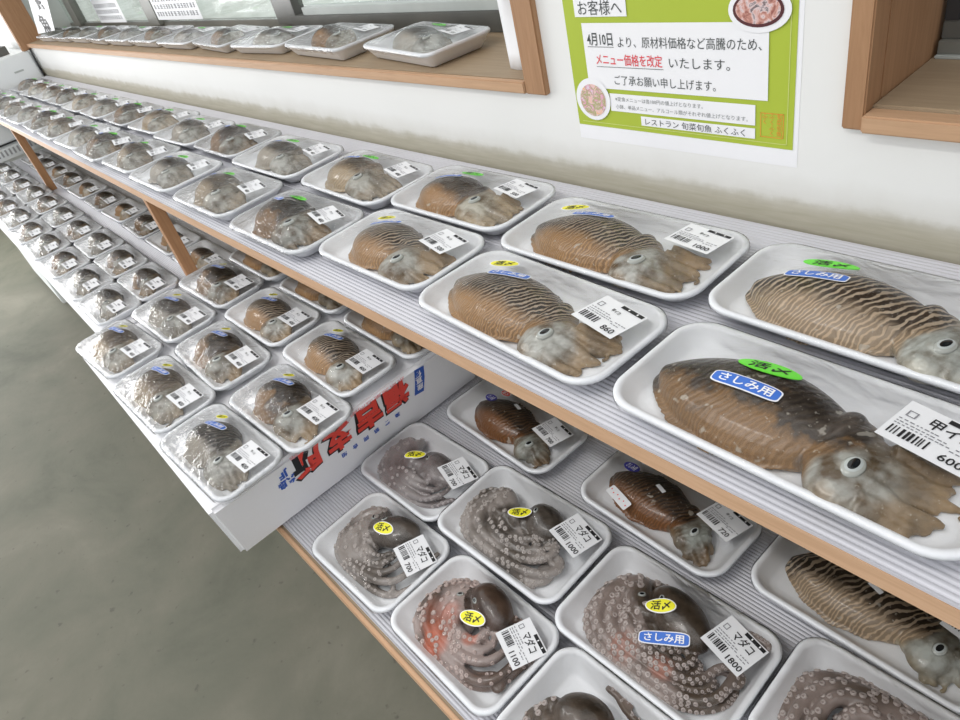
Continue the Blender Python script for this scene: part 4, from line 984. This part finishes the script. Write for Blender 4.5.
pp('dish_photo', f, [M['white'], photo_mat('dish_pink', [(0.30, (0.75, 0.72, 0.78)), (0.42, (0.75, 0.35, 0.48)), (0.5, (0.35, 0.40, 0.12)), (0.58, (0.80, 0.55, 0.60)), (0.7, (0.85, 0.5, 0.2))], 90)], 5, 'round photo of a pink sashimi plate')
f = Flat(); f.oval(-0.367, 1.2175, 0.0315, 0.0205, 0, 0); f.oval(-0.368, 1.2175, 0.0255, 0.0155, 1, 1); f.oval(-0.368, 1.218, 0.0225, 0.0130, 2, 2)
pp('dish_photo', f, [M['white'], plain('bowlrim', (0.10, 0.03, 0.035), 0.4), photo_mat('dish_red', [(0.35, (0.30, 0.10, 0.08)), (0.46, (0.62, 0.32, 0.26)), (0.55, (0.75, 0.60, 0.60)), (0.64, (0.10, 0.09, 0.10)), (0.75, (0.7, 0.35, 0.3))], 80)], 5, 'oval photo of a dark lacquer bowl of fish')

# white freezer at the far end with a vent grille
fz = thing('chest_freezer', 'white chest freezer standing at the far end of the shelves', 'freezer', (-4.2, 0.1, 0))
def fp(name, b, mat, bev=0.004): return boxobj(name, (b[0] + 4.2, b[1] + 4.2, b[2] - 0.1, b[3] - 0.1, b[4], b[5]), M[mat], fz, bev)
fp('body', (-4.55, -3.862, 0.14, 0.615, 0.03, 0.795), 'enamel'); fp('lid', (-4.55, -3.842, 0.13, 0.620, 0.803, 1.113), 'enamel', 0.006)
fp('lid_gasket', (-4.54, -3.855, 0.14, 0.612, 0.795, 0.803), 'black', 0)
gr = fp('vent_grille', (-3.862, -3.852, 0.17, 0.55, 0.735, 0.786), 'enamel', 0.001)
bm = bmesh.new()
for k in range(20): box(bm, 0.3480, 0.3500, 0.08 + k * 0.018, 0.088 + k * 0.018, 0.752, 0.778)
from_bm('vent_slots', bm, plain('slot', (0.35, 0.36, 0.36)), gr)
fp('foot', (-4.5, -4.42, 0.18, 0.26, 0.0, 0.03), 'black'); fp('foot', (-3.96, -3.88, 0.18, 0.26, 0.0, 0.03), 'black'); fp('foot', (-4.5, -4.42, 0.5, 0.58, 0.0, 0.03), 'black'); fp('foot', (-3.96, -3.88, 0.5, 0.58, 0.0, 0.03), 'black')
fp('badge', (-3.843, -3.8405, 0.52, 0.56, 1.045, 1.052), 'rail', 0)
t_ = thing('plastic_tray', 'dark plastic tray lying on top of the white freezer', 'tray', (-4.15, 0.40, 1.1135))
bm = bmesh.new(); box(bm, -0.20, 0.20, -0.16, 0.16, 0, 0.006); box(bm, -0.20, 0.20, -0.16, -0.15, 0.006, 0.035); box(bm, -0.20, 0.20, 0.15, 0.16, 0.006, 0.035); box(bm, -0.20, -0.19, -0.15, 0.15, 0.006, 0.035); box(bm, 0.19, 0.20, -0.15, 0.15, 0.006, 0.035)
from_bm('body', bm, M['darkmetal'], t_)
bm = bmesh.new(); tube(bm, [(-3.833, 0.622, 1.005), (-3.835, 0.624, 1.06), (-3.838, 0.626, 1.116)], [0.0035] * 3, 8)  # black tube drawn for the shaded gap beside the freezer
o = from_bm('gap_shade', bm, M['black']); tag(o, 'thin dark strip drawn for the shaded gap between freezer and wall', 'gap shade')

# outside
m, nt = new_mat('outdoor_ground'); v = coords(nt); n = noise(nt, v, 1.2, 4)
finish(nt, ramp(nt, n, [(0.35, (0.62, 0.66, 0.60)), (0.6, (0.80, 0.82, 0.78))]).outputs[0], 0.8); M['outg'] = m
m, nt = new_mat('leaves'); v = coords(nt); n = noise(nt, v, 6, 6, 0.7)
finish(nt, ramp(nt, n, [(0.35, (0.34, 0.44, 0.26)), (0.55, (0.52, 0.64, 0.42)), (0.7, (0.70, 0.78, 0.60))]).outputs[0], 0.8, n, 0.8, 0.1); M['leaves'] = m
struct(boxobj('ground_outside', (-40, 6, 0.86, 30, -0.12, -0.02), M['outg']))
bm = bmesh.new()
bmesh.ops.create_grid(bm, x_segments=90, y_segments=10, size=0.5)
for v in bm.verts:
    x, y = v.co.x, v.co.y + 0.5
    th = y * PI; xx = -12 + x * 36; n_ = mnoise.noise(Vector((xx * 0.8, y * 4, 0))) * 0.5
    v.co = Vector((xx, 9.5 - (0.9 + n_) * math.cos(th) , -0.05 + (1.1 + n_ * 0.8) * math.sin(th)))
o = from_bm('hedge', bm, M['leaves'], None, True); tag(o, 'pale green hedge outside beyond the window', 'hedge')

# ------------------------------------------------------------------ light
w = bpy.data.worlds.new('World'); bpy.context.scene.world = w; w.use_nodes = True; nt = w.node_tree; nt.nodes.clear()
tc = N(nt, 'ShaderNodeTexCoord'); sp = N(nt, 'ShaderNodeSeparateXYZ'); L(nt, tc.outputs['Generated'], sp.inputs[0])
r = ramp(nt, math_(nt, 'ADD', math_(nt, 'MULTIPLY', sp.outputs[2], 0.5), 0.5), [(0.45, (0.60, 0.61, 0.62)), (0.55, (0.88, 0.90, 0.92)), (0.75, (0.95, 0.97, 1.0)), (1.0, (1.0, 1.0, 1.0))])
bg = N(nt, 'ShaderNodeBackground'); bg.inputs[1].default_value = 1.0; ow = N(nt, 'ShaderNodeOutputWorld')
L(nt, r.outputs[0], bg.inputs[0]); L(nt, bg.outputs[0], ow.inputs[0])
def area(name, loc, target, sx, sy, power, col=(1, 1, 1)):
    l = bpy.data.lights.new(name, 'AREA'); l.shape = 'RECTANGLE'; l.size = sx; l.size_y = sy; l.energy = power; l.color = col
    o = bpy.data.objects.new(name, l); C.objects.link(o); o.location = loc
    o.rotation_euler = (Vector(target) - Vector(loc)).to_track_quat('-Z', 'Y').to_euler(); return o
area('daylight_doorway', (-5.9, -1.4, 1.35), (-1.2, -0.6, 1.0), 2.2, 1.9, 110, (1.0, 1.0, 1.0))
area('glint_strip', (-0.6, -0.6, 2.5), (-0.6, -0.4, 0), 1.2, 0.10, 9, (1, 0.98, 0.95))  # unseen overhead strips, added to put glints on the film
area('glint_strip', (-2.6, -0.6, 2.5), (-2.6, -0.4, 0), 1.2, 0.10, 9, (1, 0.98, 0.95))

# ------------------------------------------------------------------ camera
v1 = Vector((-662, -332, 687)); v2 = Vector((263, 898, 687))
X = (-v1).normalized(); D = v2 - v2.dot(X) * X; D.normalize(); Z = -D; Y = Z.cross(X)
# rows X,Y,Z express world axes in the camera frame (right, down, forward)
right = Vector((X[0], Y[0], Z[0])); down = Vector((X[1], Y[1], Z[1])); fwd = Vector((X[2], Y[2], Z[2]))
cam = bpy.data.cameras.new('camera'); co_ = bpy.data.objects.new('camera', cam); C.objects.link(co_)
mt = Matrix((right, -down, -fwd)).transposed().to_4x4(); mt.translation = Vector((0, 0, 1.40)); co_.matrix_world = mt
cam.sensor_width = 36; cam.lens = 687 / 960 * 36; cam.clip_start = 0.02
bpy.context.scene.camera = co_
vs_ = bpy.context.scene.view_settings
vs_.view_transform = 'Standard'; vs_.look = 'None'; vs_.exposure = 0.12; vs_.gamma = 1.0; vs_.use_curve_mapping = False
